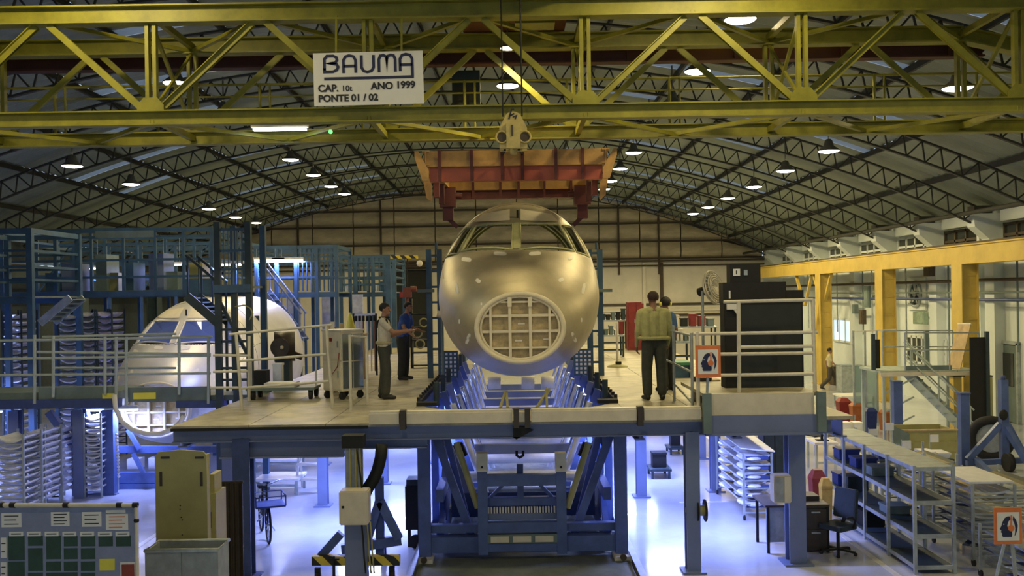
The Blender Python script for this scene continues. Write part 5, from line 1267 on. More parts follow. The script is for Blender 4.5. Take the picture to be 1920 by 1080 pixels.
bc.tube('wheel', (xb - .1, 15.18, .11), (xb - .1, 15.22, .11), .11, M_RUB, shape='round')
# ------------------------------------------------------------------ cargo bicycle, step ladder and far machinery under the left deck
def ring(c, r, ax, n=24): 
    ax = Vector(ax).normalized(); u = ax.cross(Vector((0, 0, 1))).normalized(); v_ = ax.cross(u)
    return [Vector(c) + u * (r * math.cos(2 * PI * k / n)) + v_ * (r * math.sin(2 * PI * k / n)) for k in range(n)]
g_ = on_level(497, 1005, 0); bk = Thing('cargo_bicycle', 'black cargo bicycle parked behind the dark blue column', 'bicycle', (g_.x, g_.y, 0), math.radians(-68), local=True)
for x, r in ((-.48, .30), (.48, .30)):
    wh = bk.path('wheel', ring((x, 0, r), r, (0, 1, 0)), .02, M_RUB, closed=True, n=6); bk.tube('hub', (x, -.05, r), (x, .05, r), .025, M_STEEL, parent=wh)
    for k in range(6): a = PI * k / 6; bk.tube('spoke', (x - .28 * math.cos(a), 0, r - .28 * math.sin(a)), (x + .28 * math.cos(a), 0, r + .28 * math.sin(a)), .004, M_STEEL, parent=wh)
for a, b in (((-.48, 0, .3), (-.15, 0, .32)), ((-.15, 0, .32), (-.25, 0, .78)), ((-.25, 0, .72), (-.48, 0, .3)), ((-.15, 0, .32), (.33, 0, .72)), ((-.23, 0, .68), (.33, 0, .75)), ((.33, 0, .80), (.48, 0, .3))): bk.tube('frame_tube', a, b, .018, M_BLK)
bk.box('saddle', (-.27, 0, .82), (.24, .15, .06), M_BLK, shape='soft'); bk.path('handlebar', [(.2, -.28, .98), (.3, -.2, 1.0), (.31, 0, .93), (.3, .2, 1.0), (.2, .28, .98)], .014, M_STEEL)
bk.tube('head_tube', (.33, 0, .75), (.31, 0, .95), .018, M_BLK); bk.tube('pedal_crank', (-.2, -.1, .22), (-.1, .1, .42), .012, M_STEEL)
bk.span('cargo_tray', (.36, -.24, .66), (.86, .24, .69), M_DBLUE); bk.path('cargo_rim', [(.36, -.24, .84), (.86, -.24, .84), (.86, .24, .84), (.36, .24, .84)], .014, M_DBLUE, closed=True)
for x in (.36, .86):
    for y in (-.24, .24): bk.tube('cargo_stay', (x, y, .68), (x, y, .84), .01, M_DBLUE)
bk.tube('kick_stand', (-.2, .03, .3), (-.24, .2, .02), .012, M_STEEL)
g_ = on_level(580, 920, 0); sl = Thing('step_ladder', 'white two-step ladder under the deck left of the lilac column', 'step ladder', (g_.x, g_.y, 0), local=True)
for s in (-.24, .24):
    sl.bar('stile', (s, -.25, 0), (s * .85, .1, .92), .04, .06, M_WHT); sl.bar('rear_leg', (s, .4, 0), (s * .85, .12, .92), .04, .04, M_WHT); sl.tube('side_rail', (s * .85, .1, .9), (s * .85, .1, 1.35), .016, M_WHT)
for k, z in enumerate((.28, .58, .9)): sl.box('step', (0, -.15 + .1 * k, z), (.46, .2, .04), M_WHT)
def workbench(label, px0, px1, ptop, Y, d, m, stuff=0, top=.05, legm=M_GALV, zf=0.0):
    x0, x1 = X(px0, ptop, Y), X(px1, ptop, Y); z = Z((px0 + px1) / 2, ptop, Y)
    t = Thing('workbench', label, 'table', ((x0 + x1) / 2, Y, zf)); t.span('bench_top', (x0, Y, z - top), (x1, Y + d, z), m)
    for x in (x0 + .05, x1 - .05):
        for y in (Y + .05, Y + d - .05): t.bar('leg', (x, y, zf), (x, y, z - top), .05, .05, legm)
    t.bar('stretcher', (x0 + .05, Y + .06, zf + .2), (x1 - .05, Y + .06, zf + .2), .04, .05, legm)
    return t, (x0, x1, z)
def small(name, label, cat, lo, hi, m, lid=None, group=None):
    t = Thing(name, label, cat, ((lo[0] + hi[0]) / 2, (lo[1] + hi[1]) / 2, lo[2]), group=group)
    t.span('body', lo, hi, m, shape='soft'); t.span('lid', (lo[0] - .01, lo[1] - .01, hi[2] - .03), (hi[0] + .01, hi[1] + .01, hi[2] + .012), lid or m); return t
workbench('long pale bench far under the left deck', 475, 560, 862, 22, .8, M_TRAY); workbench('low white bench behind the dark blue column', 478, 560, 898, 19.4, .8, M_TRAY)
b_, (x0, x1, z) = workbench('bench with machine parts far under the left deck', 480, 556, 845, 24.5, .9, M_STEEL)
for i, w_ in enumerate((.35, .5, .3)): small('machine_casting', 'grey machine casting on the far bench, %s' % ('leftmost', 'long middle one', 'rightmost')[i], 'casting', (x0 + .08 + i * .4, 24.6, z), (x0 + .08 + i * .4 + w_ * .7, 25.1, z + .22 + .06 * i), M_STEEL)
# ------------------------------------------------------------------ things on the left deck
g_ = on_level(640, 750, ZD); Y = g_.y
ct = Thing('rolling_cabinet', 'beige and silver rolling tool cabinet on castors by the men', 'cabinet', (X(644, 740, Y + .3), Y + .35, ZD), math.radians(-42), local=True)
W_, D_, H_ = .55, .50, 1.08
ct.span('cabinet_body', (-W_ / 2, -D_ / 2, .15), (W_ / 2, D_ / 2, H_ + .15), M_BEIGE)
for k in range(2):
    d_ = ct.span('cabinet_door', (-W_ / 2 + .02, -D_ / 2 - .015, .18 + k * .54), (W_ / 2 - .02, -D_ / 2, .68 + k * .54), M_BEIGE); ct.span('door_handle', (W_ / 2 - .1, -D_ / 2 - .03, .4 + k * .54), (W_ / 2 - .07, -D_ / 2 - .015, .52 + k * .54), M_GALV, parent=d_)
M_SILV = mat('polished_side', (.50, .58, .62), .16, .85, var=.1)
for k in range(2):
    for j in range(2): ct.span('polished_panel', (W_ / 2, -D_ / 2 + .02 + j * .24, .2 + k * .5), (W_ / 2 + .012, -D_ / 2 + .24 + j * .24, .68 + k * .5), M_SILV)
ct.span('cabinet_top', (-W_ / 2 - .02, -D_ / 2 - .02, H_ + .15), (W_ / 2 + .02, D_ / 2 + .02, H_ + .18), M_RAIL)
for sx in (-1, 1):
    for sy in (-1, 1): ct.tube('castor', (sx * .22 - .025, sy * .2, .065), (sx * .22 + .025, sy * .2, .065), .065, M_RUB, shape='round'); ct.bar('castor_fork', (sx * .22, sy * .2, .06), (sx * .22, sy * .2, .16), .07, .05, M_BLK)
ct.path('hanging_cable', [(-.1, -D_ / 2 - .03, 1.1), (-.08, -D_ / 2 - .04, .7), (.05, -D_ / 2 - .05, .45), (.2, -D_ / 2 - .04, .6), (.24, -D_ / 2 - .03, .85)], .008, M_RED)
ct.box('red_switch', (-.02, -D_ / 2 - .03, 1.08), (.08, .03, .06), M_RED)
for i, (px, dz) in enumerate(((612, .0), (620, .08), (628, -.02), (638, .05))):
    x = X(px, 610, 18.2); t = Thing('wood_plank', 'upright %s plank behind the rolling cabinet, %s' % (('pale wooden', 'tall tan', 'brown wooden', 'short wooden')[i], ('leftmost', 'tallest', 'second from right', 'rightmost')[i]), 'plank', (x, 18.2, ZD), group='planks behind the cabinet')
    t.bar('plank', (x, 18.2, ZD), (x + .02, 18.3, 3.55 + dz), .075, .04, (M_WOOD, M_BEIGE, mat('brown_plank', (.28, .14, .06)), M_WOOD)[i])
    t.bar('end_batten', (x, 18.27, 3.3 + dz), (x + .02, 18.27, 3.4 + dz), .08, .05, M_WOOD)
g_ = on_level(525, 750, ZD)
dl = Thing('flat_trolley', 'low flat trolley on black castors behind the cream barrier', 'trolley', (g_.x, g_.y, ZD), local=True)
dl.span('trolley_bed', (-.62, 0, .17), (.62, .6, .22), M_TEAL); dl.span('trolley_tray', (-.3, .05, .22), (.25, .5, .30), M_WHT)
for x in (-.5, .55):
    for y in (.06, .54): dl.tube('castor', (x - .03, y, .07), (x + .03, y, .07), .07, M_RUB, shape='round'); dl.bar('castor_fork', (x, y, .07), (x, y, .17), .08, .06, M_BLK)
for x in (-.6, .6): dl.tube('trolley_handle', (x, .3, .2), (x, .3, .75), .018, M_WHT)
mc = Thing('drum_machine', 'dark brown round machine head behind the cream barrier', 'machine', P(532, 735, 20)); p = P(532, 650, 20)
mc.tube('machine_drum', p + Vector((-.2, 0, 0)), p + Vector((.22, .1, 0)), .32, M_DWOOD, shape='round'); mc.tube('drum_face', p + Vector((0, -.34, 0)), p + Vector((0, -.3, 0)), .2, M_DWOOD, shape='round'); mc.ball('drum_cap', p + Vector((.05, -.36, 0)), .04, M_BEIGE)
mc.bar('machine_stand', (p.x, 20, ZD), (p.x, 20, p.z - .25), .3, .3, M_SCAFD); mc.bar('machine_arm', p + Vector((0, .2, -.1)), p + Vector((.35, .2, -.25)), .1, .12, M_GIRT)
bt = small('white_canister', 'small white canister below the brown machine head', 'canister', (X(514, 700, 18.6), 18.5, ZD), (X(530, 700, 18.6), 18.7, Z(520, 682, 18.6)), M_TRAY)
sc_ = Thing('dark_screen_box', 'black monitor box beside the ladder tower', 'box', P(488, 735, 18.2)); a, b = P(476, 695, 18.2), P(499, 722, 18.2); sc_.span('box_body', (a.x, 18.2, ZD), (b.x, 18.5, a.z), M_BLK); sc_.span('box_foot', (a.x - .03, 18.15, ZD), (b.x + .03, 18.55, ZD + .04), M_TEAL)
tr = Thing('tool_rack', 'rail of hanging air tools behind the man in white', 'rack', P(685, 700, 22)); Y = 22.0
tr.bar('hanging_rail', P(664, 592, Y), P(706, 588, Y), .04, .05, M_TRAY)
for px in (664, 706): tr.bar('rack_post', (X(px, 640, Y), Y, ZD), (X(px, 640, Y), Y, Z(px, 588, Y)), .04, .04, M_BLK)
for k in range(6): x = X(668 + 7 * k, 600, Y); tr.tube('air_tool', (x, Y - .04, Z(680, 592, Y)), (x, Y - .04, Z(680, 602, Y)), .035, M_BLK); tr.tube('hose', (x, Y - .04, Z(680, 602, Y)), (x, Y - .04, ZD + .1), .018, (M_TRAY, M_BEIGE, mat('brown_hose', (.2, .08, .04)))[k % 3])
cn = Thing('yellow_cone', 'yellow and orange cone on the crates behind the cabinet', 'cone', P(657, 640, 21)); p = P(657, 622, 21)
cn.put('cone_body', new_mesh('cone_body', *lathe([(.13, 0), (.11, .1), (.03, .42), (.0, .43)], 14), True), M_YNOTE, Matrix.Translation((p.x, 21, p.z))); cn.span('cone_foot', (p.x - .15, 20.85, p.z - .04), (p.x + .15, 21.15, p.z), M_ORGS)
cn2 = small('tan_crate', 'tan crate carrying the yellow cone', 'crate', (p.x - .3, 20.8, ZD), (p.x + .35, 21.3, p.z - .052), M_WOOD)
bs = Thing('shelf_tower', 'black shelf tower in the dark doorway beside the blue post', 'shelf', P(790, 672, 24)); Y = 24.0; xa, xb = X(772, 600, Y), X(804, 600, Y)
for x in (xa, xb): bs.bar('upright', (x, Y, ZD), (x, Y, Z(790, 560, Y)), .05, .3, M_BLK)
for k in range(5): bs.span('shelf', (xa, Y - .15, ZD + .05 + k * .33), (xb, Y + .15, ZD + .08 + k * .33), M_BLK)
for i, (px, py) in enumerate(((783, 625), (795, 605), (788, 645))): bs.path('hung_hose', ring(P(px, py, Y - .2), .11, (0, 1, .2), 14), .02, M_CRATE, closed=True)
rh = Thing('red_hoist', 'red chain hoist hanging in front of the dark doorway', 'hoist', P(764, 560, 30)); p = P(764, 548, 30)
rh.box('hoist_body', p, (.26, .2, .34), M_DRED, shape='soft'); rh.box('hoist_cover', p + Vector((-.16, 0, -.08)), (.16, .18, .18), M_RED, shape='soft'); rh.tube('hoist_hook', p + Vector((0, 0, -.5)), p + Vector((0, 0, -.2)), .03, M_RED); rh.tube('hoist_chain', p + Vector((0, 0, .2)), P(764, 484, 30), .02, M_BLK); rh.tube('hoist_motor', p + Vector((.1, 0, .1)), p + Vector((.3, 0, .1)), .09, M_DRED, shape='round')
jb_ = Thing('jib_beam', 'hazard striped jib beam above the dark doorway', 'jib', P(758, 484, 30)); jb_.bar('jib_arm', P(732, 482, 30), P(784, 482, 30), .12, .1, M_HAZ); jb_.ball('jib_lamp', P(787, 494, 30), .1, M_BEIGE); jb_.bar('jib_mast', (X(728, 500, 30), 30, ZD), (X(728, 500, 30), 30, Z(728, 478, 30)), .16, .16, M_SCAF)
# ------------------------------------------------------------------ things on the right deck
Y = 14.3
cb = Thing('black_cabinet', 'stepped matt black cabinet standing on the raised step', 'cabinet', (X(1432, 735, Y), Y + .3, ZS2))
def cspan(n_, a, b, y0, y1, m=M_BLK, **k): p, q = P(*a, Y), P(*b, Y); return cb.span(n_, (p.x, y0, max(ZS2, q.z)), (q.x, y1, p.z), m, **k)
cspan('main_body', (1358, 566), (1508, 740), Y, Y + .3); cspan('upper_block', (1356, 530), (1475, 567), Y + .02, Y + .3); cspan('upper_block', (1474, 544), (1508, 567), Y + .02, Y + .3); cspan('top_block', (1370, 495), (1428, 531), Y + .05, Y + .28)
dd = cspan('cabinet_door', (1388, 572), (1504, 736), Y - .015, Y, mat('black_door', (.016, .02, .017), .55)); cspan('side_strip', (1359, 572), (1384, 736), Y - .01, Y, M_BLK)
cspan('white_label', (1376, 504), (1389, 517), Y + .035, Y + .05, M_PAPER); cspan('round_meter', (1396, 506), (1403, 516), Y + .035, Y + .05, M_GALV)
cspan('label_mark', (1381, 507), (1383, 514), Y + .03, Y + .036, M_BINK)
cspan('cabinet_bracket', (1362, 570), (1384, 580), Y - .06, Y - .01, M_PAPER); cspan('small_light', (1367, 545), (1370, 560), Y + .0, Y + .02, M_PAPER); cb.bar('bracket_arm', P(1376, 578, Y - .04), P(1386, 592, Y - .04), .03, .03, M_PAPER)
g_ = (X(1318, 600, 15.9), 15.9)
fn = Thing('pedestal_fan', 'grey pedestal fan tilted beside the black cabinet', 'fan', (g_[0], g_[1], ZD)); Y = 15.9
c = P(1333, 541, Y); ax = Vector((.70, -.66, .26)).normalized()
fn.tube('fan_pole', (g_[0], Y, ZD + .04), (g_[0], Y, P(1318, 545, Y).z), .025, M_GALV); fn.tube('fan_foot', (g_[0], Y, ZD), (g_[0], Y, ZD + .04), .25, M_GALV, shape='round')
mh = c - ax * .14; fn.tube('fan_motor', mh - ax * .1, mh + ax * .08, .075, M_BLK, shape='round')
for f_, r in ((0.08, .29), (.04, .285), (.0, .24), (.1, .22), (.115, .14), (.11, .18), (-.02, .18), (-.03, .12), (-.035, .07)): fn.path('guard_ring', ring(c + ax * f_, r, ax), .011, M_RAIL, closed=True, n=5)
u = ax.cross(Vector((0, 0, 1))).normalized(); v_ = ax.cross(u)
for k in range(20):
    d_ = u * math.cos(2 * PI * k / 20) + v_ * math.sin(2 * PI * k / 20)
    fn.path('guard_wire', [c - ax * .04, c + d_ * .15 - ax * .02, c + d_ * .29 + ax * .06, c + d_ * .15 + ax * .11, c + ax * .12], .009, M_RAIL, n=4)
for k in range(4):
    a = 2 * PI * k / 4 + .3; d0 = u * math.cos(a) + v_ * math.sin(a); d1 = u * math.cos(a + .6) + v_ * math.sin(a + .6)
    fn.mesh('fan_blade', [c + d0 * .03, c + d0 * .24 + ax * .05, c + d1 * .24 + ax * .01, c + d1 * .03, c + d0 * .03 + ax * .01, c + d0 * .24 + ax * .06, c + d1 * .24 + ax * .02, c + d1 * .03 + ax * .01], [(3, 2, 1, 0), (4, 5, 6, 7), (0, 1, 5, 4), (1, 2, 6, 5), (2, 3, 7, 6), (3, 0, 4, 7)], M_GREY)
def ear_sign(label, a, b, Y, base, legs):
    t = Thing('hearing_sign', label, 'sign', base); p, q = P(*a, Y), P(*b, Y); W_, H_ = q.x - p.x, p.z - q.z
    SM_ = Matrix.Translation((p.x, Y, q.z)) @ FRONT; k_ = W_ / 44.0
    def rect_(n_, x0, y0, x1, y1, m, z): t.plate(n_, [(x0 * W_, y0 * H_), (x1 * W_, y0 * H_), (x1 * W_, y1 * H_), (x0 * W_, y1 * H_)], .003, SM_ @ Matrix.Translation((0, 0, z)), m)
    t.plate('sign_back', [(0, 0), (W_, 0), (W_, H_), (0, H_)], .015, SM_ @ Matrix.Translation((0, 0, -.015)), M_ORGS)
    rect_('sign_field', .1, .1, .9, .87, M_PAPER, .0)
    def S_(pts): return [(x * W_, y * H_) for x, y in pts]
    head = [(.30, .20), (.62, .20), (.64, .28), (.62, .36), (.52, .40), (.46, .50), (.50, .62), (.58, .68), (.56, .76), (.48, .76), (.38, .72), (.30, .62), (.25, .50), (.19, .42), (.25, .38), (.23, .33), (.28, .30), (.27, .25)]
    t.plate('head_mark', S_(head), .003, SM_ @ Matrix.Translation((0, 0, .003)), M_INK)
    back = [(.68, .77), (.78, .66), (.84, .52), (.82, .38), (.76, .27), (.72, .22), (.74, .32), (.75, .44), (.72, .56), (.66, .66)]
    t.plate('head_mark', S_(back), .003, SM_ @ Matrix.Translation((0, 0, .003)), M_INK)
    t.plate('ear_muff_mark', [(.60 * W_ + .115 * W_ * math.cos(a), .44 * H_ + .115 * W_ * math.sin(a)) for a in [2 * PI * i / 20 for i in range(20)]], .003, SM_ @ Matrix.Translation((0, 0, .007)), M_ORGS)
    t.plate('band_mark', S_([(.57, .52), (.63, .52), (.645, .79), (.585, .79)]), .003, SM_ @ Matrix.Translation((0, 0, .0065)), M_ORGS)
    t.plate('eye_mark', [(.33 * W_ + .02 * W_ * math.cos(a), .55 * H_ + .02 * W_ * math.sin(a)) for a in [2 * PI * i / 10 for i in range(10)]], .003, SM_ @ Matrix.Translation((0, 0, .0065)), M_PAPER)
    for la, lb_ in legs: t.bar('sign_post', la, lb_, .035, .03, M_GALV)
    return t
Y = 13.55
ear_sign('orange bordered ear protection sign on the cream guard rail', (1304, 648), (1352, 707), Y, P(1328, 707, Y), [(Vector((X(1327, 740, Y), Y + .04, ZS2 - .02)), P(1328, 690, Y + .04))])
Y = 11.6
ear_sign('orange bordered ear protection sign on a stand at the lower right', (1864, 952), (1917, 1020), Y, (X(1891, 1080, Y), Y, 0), [(Vector((X(1880, 1080, Y) - .15, Y + .1, 0)), P(1888, 1000, Y + .05)), (Vector((X(1900, 1080, Y) + .12, Y + .1, 0)), P(1896, 1000, Y + .05))])
st = Thing('floor_stanchion', 'cream post on a yellow foot between the men and the pit', 'post', on_level(1158, 688, ZD)); g_ = on_level(1158, 688, ZD)
st.tube('post', (g_.x, g_.y, ZD + .03), (g_.x, g_.y, ZD + 1.1), .03, M_RAIL); st.put('post_foot', new_mesh('post_foot', *lathe([(.26, 0), (.25, .03), (.1, .07), (.04, .09), (.0, .09)], 18), True), M_CRATE, Matrix.Translation((g_.x, g_.y, ZD))); st.box('foot_clamp', (g_.x + .02, g_.y - .05, ZD + .11), (.14, .12, .06), M_BLK)
# racks and benches far along the right deck and below the back wall
rc = Thing('red_cabinet', 'dark red cabinet beyond the man in the olive shirt', 'cabinet', P(1192, 622, 30)); a, b = P(1177, 567, 30), P(1204, 622, 30); rc.span('cabinet_body', (a.x, 30, ZD), (b.x, 30.5, a.z), M_RED)
for k in range(2): d_ = rc.span('cabinet_door', (a.x + .02 + k * .26, 29.98, ZD + .05), (a.x + .25 + k * .26, 30, a.z - .04), M_RED); rc.box('door_handle', (a.x + .22 + k * .08, 29.97, 3.2), (.02, .02, .12), M_GALV, parent=d_)
rd = random.Random(3)
for i, (p0, p1, pt, Y, lab) in enumerate(((1124, 1172, 628, 27, 'cluttered steel bench at the far end of the right deck'), (1128, 1176, 600, 31, 'second cluttered bench beyond the cream stanchion'), (1262, 1300, 640, 24, 'bench of machine parts behind the thin rail'), (1262, 1345, 612, 29, 'long bench behind the pedestal fan'))):
    b_, (x0, x1, z) = workbench(lab, p0, p1, pt, Y, .7, M_GALV, zf=ZD if i < 3 else 0, legm=M_SCAFD)
    n = 5
    for k in range(n):
        w_ = (x1 - x0) / n; h_ = rd.uniform(.12, .4); small('bench_box', '%s small box on the %s' % (('leftmost', 'second', 'middle', 'fourth', 'rightmost')[k], lab), 'box', (x0 + w_ * k + .02, Y + .15, z), (x0 + w_ * (k + .8), Y + .5, z + h_), rd.choice([M_WHT, M_SCAFD, M_BEIGE, M_RED, M_TEAL, M_BLK]), group='boxes on the far benches')
gb = Thing('green_bench', 'green topped bench behind the thin sloping rail', 'table', P(1270, 700, 20)); a, b = P(1256, 680, 20), P(1300, 698, 20)
gb.span('bench_top', (a.x, 20, a.z - .06), (b.x, 21, a.z), mat('green_top', (.05, .22, .12))); gb.span('bench_body', (a.x + .03, 20.05, ZD), (b.x - .03, 20.95, a.z - .06), M_SCAF)
for x in (a.x + .05, b.x - .05): gb.bar('leg', (x, 20.02, ZD), (x, 20.02, a.z - .06), .05, .04, M_TEAL)
for i, (px0, px1, pt, m_, lab) in enumerate(((1318, 1345, 712, M_DWOOD, 'dark crate on the deck behind the ear protection sign'), (1346, 1362, 716, M_WOOD, 'small tan crate beside the black cabinet foot'))):
    small('deck_crate', lab, 'crate', (X(px0, 730, 15), 15.45, ZD), (X(px1, 730, 15), 15.85, Z(px0, pt, 15.45) + .02), m_)
# ------------------------------------------------------------------ under and beyond the right deck
x0, x1 = X(1396, 980, 16.7), X(1449, 980, 16.7)
pr = tray_rack('wheeled rack stacked with white wing-like parts under the right deck', ((x0 + x1) / 2, 17.8, 0), 0, x1 - x0, 2.2, Z(1420, 850, 16.7), 7, M_GALV, M_TRAY, sag=.11, wheels=True)
for k in range(6):
    for j in range(3): pr.ball('wrapped_part', (-.06 + .12 * (j % 2), -.8 + .75 * j, .27 + k * .165), (.24, .34, .06), M_TRAY)
for k in range(6): pr.span('bin_front', (-.2, -1.08, .22 + k * .17), (.2, -1.05, .29 + k * .17), M_DBLUE)
pr.mesh('top_sheet', [(-.3, -1.1, 1.28), (.3, -1.15, 1.22), (.35, 1.1, 1.28), (-.3, 1.1, 1.34), (-.3, -1.1, 1.30), (.3, -1.15, 1.24), (.35, 1.1, 1.30), (-.3, 1.1, 1.36)], [(3, 2, 1, 0), (4, 5, 6, 7), (0, 1, 5, 4), (1, 2, 6, 5), (2, 3, 7, 6), (3, 0, 4, 7)], M_TRAY)
jx = Thing('junction_box', 'beige junction box fixed left of the thick front column', 'box', P(1463, 940, 13.9)); a, b = P(1447, 889, 13.9), P(1480, 940, 13.9)
jx.span('box_body', (a.x, 13.78, b.z), (b.x, 14.0, a.z), M_BEIGE, shape='soft'); jx.span('box_door', (a.x + .02, 13.765, b.z + .02), (a.x + .14, 13.785, a.z - .02), M_GREY); jx.span('box_door', (a.x + .15, 13.765, b.z + .02), (b.x - .02, 13.785, a.z - .02), M_BEIGE); jx.bar('mount_arm', (b.x, 13.95, (a.z + b.z) / 2), (b.x + .1, 14.0, (a.z + b.z) / 2), .06, .1, M_LBLUE)
hr_ = Thing('hose_reel', 'black hose reel clamped to the slim front column', 'reel', P(1308, 957, 13.6)); p = P(1312, 957, 13.68)
for d in (-.05, .07): hr_.tube('reel_flange', p + Vector((d, 0, 0)), p + Vector((d + .02, 0, 0)), .16, M_BLK, shape='round')
hr_.tube('reel_core', p + Vector((-.05, 0, 0)), p + Vector((.09, 0, 0)), .08, M_CRATE, shape='round'); hr_.bar('reel_bracket', p + Vector((-.2, .04, 0)), p + Vector((0, .02, 0)), .08, .06, M_CRATE)
dkx = Thing('desk', 'dark brown desk with grey modesty panel behind the thick column', 'desk', (X(1500, 1050, 14.6), 14.8, 0)); Y = 14.6
a, b = P(1506, 937, Y), P(1553, 1054, Y); dkx.span('pedestal', (a.x, Y, .03), (b.x, Y + .6, .72), M_DWOOD); dkx.span('hutch', (a.x - .02, Y + .25, .74), (b.x - .04, Y + .6, a.z), M_DWOOD); xl_ = X(1434, 960, Y)
dkx.span('desk_top', (xl_, Y - .05, .72), (b.x + .02, Y + .75, .755), M_DWOOD); dkx.span('modesty_panel', (xl_ + .03, Y + .02, .16), (a.x, Y + .05, .72), M_GREY); dkx.bar('leg', (xl_ + .05, Y, 0), (xl_ + .05, Y, .72), .04, .04, M_BLK); dkx.bar('leg', (xl_ + .05, Y + .65, 0), (xl_ + .05, Y + .65, .72), .04, .04, M_BLK); dkx.bar('leg', (b.x, Y, 0), (b.x, Y, .72), .04, .04, M_BLK)
for k in range(2): d_ = dkx.span('drawer', (a.x + .02, Y - .015, .08 + k * .32), (b.x - .02, Y, .36 + k * .32), M_DWOOD); dkx.span('drawer_pull', (a.x + .12, Y - .03, .3 + k * .32), (b.x - .12, Y - .015, .32 + k * .32), M_GALV, parent=d_)
g_ = on_level(1572, 1038, 0); ch = Thing('office_chair', 'dark swivel office chair between desk and steel shelving', 'chair', (g_.x, g_.y, 0), math.radians(35), local=True); ch.M = ch.R @ Matrix.Scale(.88, 4)
for k in range(5):
    a = 2 * PI * k / 5; ch.bar('base_arm', (0, 0, .09), (.3 * math.cos(a), .3 * math.sin(a), .06), .05, .035, M_BLK); ch.tube('castor', (.3 * math.cos(a), .3 * math.sin(a) - .02, .03), (.3 * math.cos(a), .3 * math.sin(a) + .02, .03), .03, M_RUB, shape='round')
ch.tube('gas_column', (0, 0, .08), (0, 0, .45), .03, M_BLK); ch.box('seat', (0, 0, .49), (.48, .46, .09), M_CHAIR, shape='soft'); ch.box('backrest', (.24, 0, .86), (.08, .44, .52), M_CHAIR, Matrix.Rotation(.15, 4, 'Y'), shape='soft'); ch.bar('back_stem', (.1, 0, .46), (.25, 0, .7), .06, .03, M_BLK)
for s in (-.26, .26): ch.path('armrest', [(.08, s, .48), (.1, s * 1.08, .62), (0, s * 1.1, .7), (-.12, s * 1.08, .7)], .02, M_BLK)
sh = Thing('steel_shelving', 'long grey steel shelving unit on the right with bare top', 'shelving', (6.0, 15.3, 0)); xa, xb, ya, yb = 5.74, 6.28, 13.4, 17.2
zs = [1.54, 1.05, .57, .12]
for i, z in enumerate(zs):
    for k in range(4):
        y0_ = ya + (yb - ya) * k / 4; y1_ = ya + (yb - ya) * (k + 1) / 4
        sh.span('shelf_panel', (xa, y0_ + .01, z - .02), (xb, y1_ - .01, z), M_GREY if i == 0 else M_SCAFD)
    for x in (xa, xb): sh.bar('shelf_lip', (x, ya, z - .03), (x, yb, z - .03), .02, .06, M_GALV)
    sh.bar('shelf_lip', (xa, ya, z - .03), (xb, ya, z - .03), .02, .06, M_GALV)
for k in range(5):
    y = ya + (yb - ya) * k / 4
    for x in (xa - .01, xb + .01): sh.bar('upright', (x, y, 0), (x, y, 1.56), .045, .045, M_GALV, 'angle')
for i, (y, z, m_, h_) in enumerate(((16.8, .57, M_BBIN, .2), (16.3, .57, M_SCAFD, .25), (15.9, 1.05, M_BBIN, .16), (16.7, 1.05, M_BBIN, .18), (15.2, 1.05, M_TEAL, .14), (14.6, .57, M_TEAL, .12), (16.5, .12, M_DBLUE, .22), (15.6, .12, M_BLK, .25))):
    small('shelf_bin', '%s on the %s of the long steel shelving' % (('blue bin at the far end', 'dark bin second from the far end', 'blue tray near the middle', 'blue box at the far end', 'teal tray before the middle', 'teal tray at the near part', 'navy bin at the far end', 'black bin near the middle')[i], {1.05: 'upper shelf', .57: 'middle shelf', .12: 'bottom shelf'}[z]), 'bin', (xa + .08, y, z + .001), (xb - .1, y + .34, z + h_), m_, group='bins on the shelving')
# wheeled racks of bright tubes and sheets on the right
for i, (x, y, h_, n_, lab) in enumerate(((7.05, 14.4, 1.2, 8, 'rack of bright metal strips right of the long steel shelving'), (7.9, 13.2, 1.0, 9, 'low rack of bright metal strips behind the lower right sign'), (7.15, 16.4, 1.3, 7, 'rack of bright metal strips at the far end of the shelving'), (8.0, 15.4, 1.05, 8, 'second low rack of strips near the hazard cart'), (6.9, 12.6, .75, 5, 'nearest low rack of strips left of the lower right sign'))):
    t = tray_rack(lab, (x, y, 0), 0, .62, 1.3, h_, n_, M_GALV, M_CHR, group='racks of metal strips', sag=.04, wheels=True)
    for k in range(n_): t.bar('metal_strip', (-.3, random.uniform(-.5, .5), .24 + (h_ - .3) * k / n_), (.35, random.uniform(-.5, .5), .26 + (h_ - .3) * k / n_), .1, .02, M_CHR if k % 2 else M_DBLUE)
    if i == 0: t.span('top_sheet', (-.33, -.6, h_), (.33, .6, h_ + .03), M_TRAY)
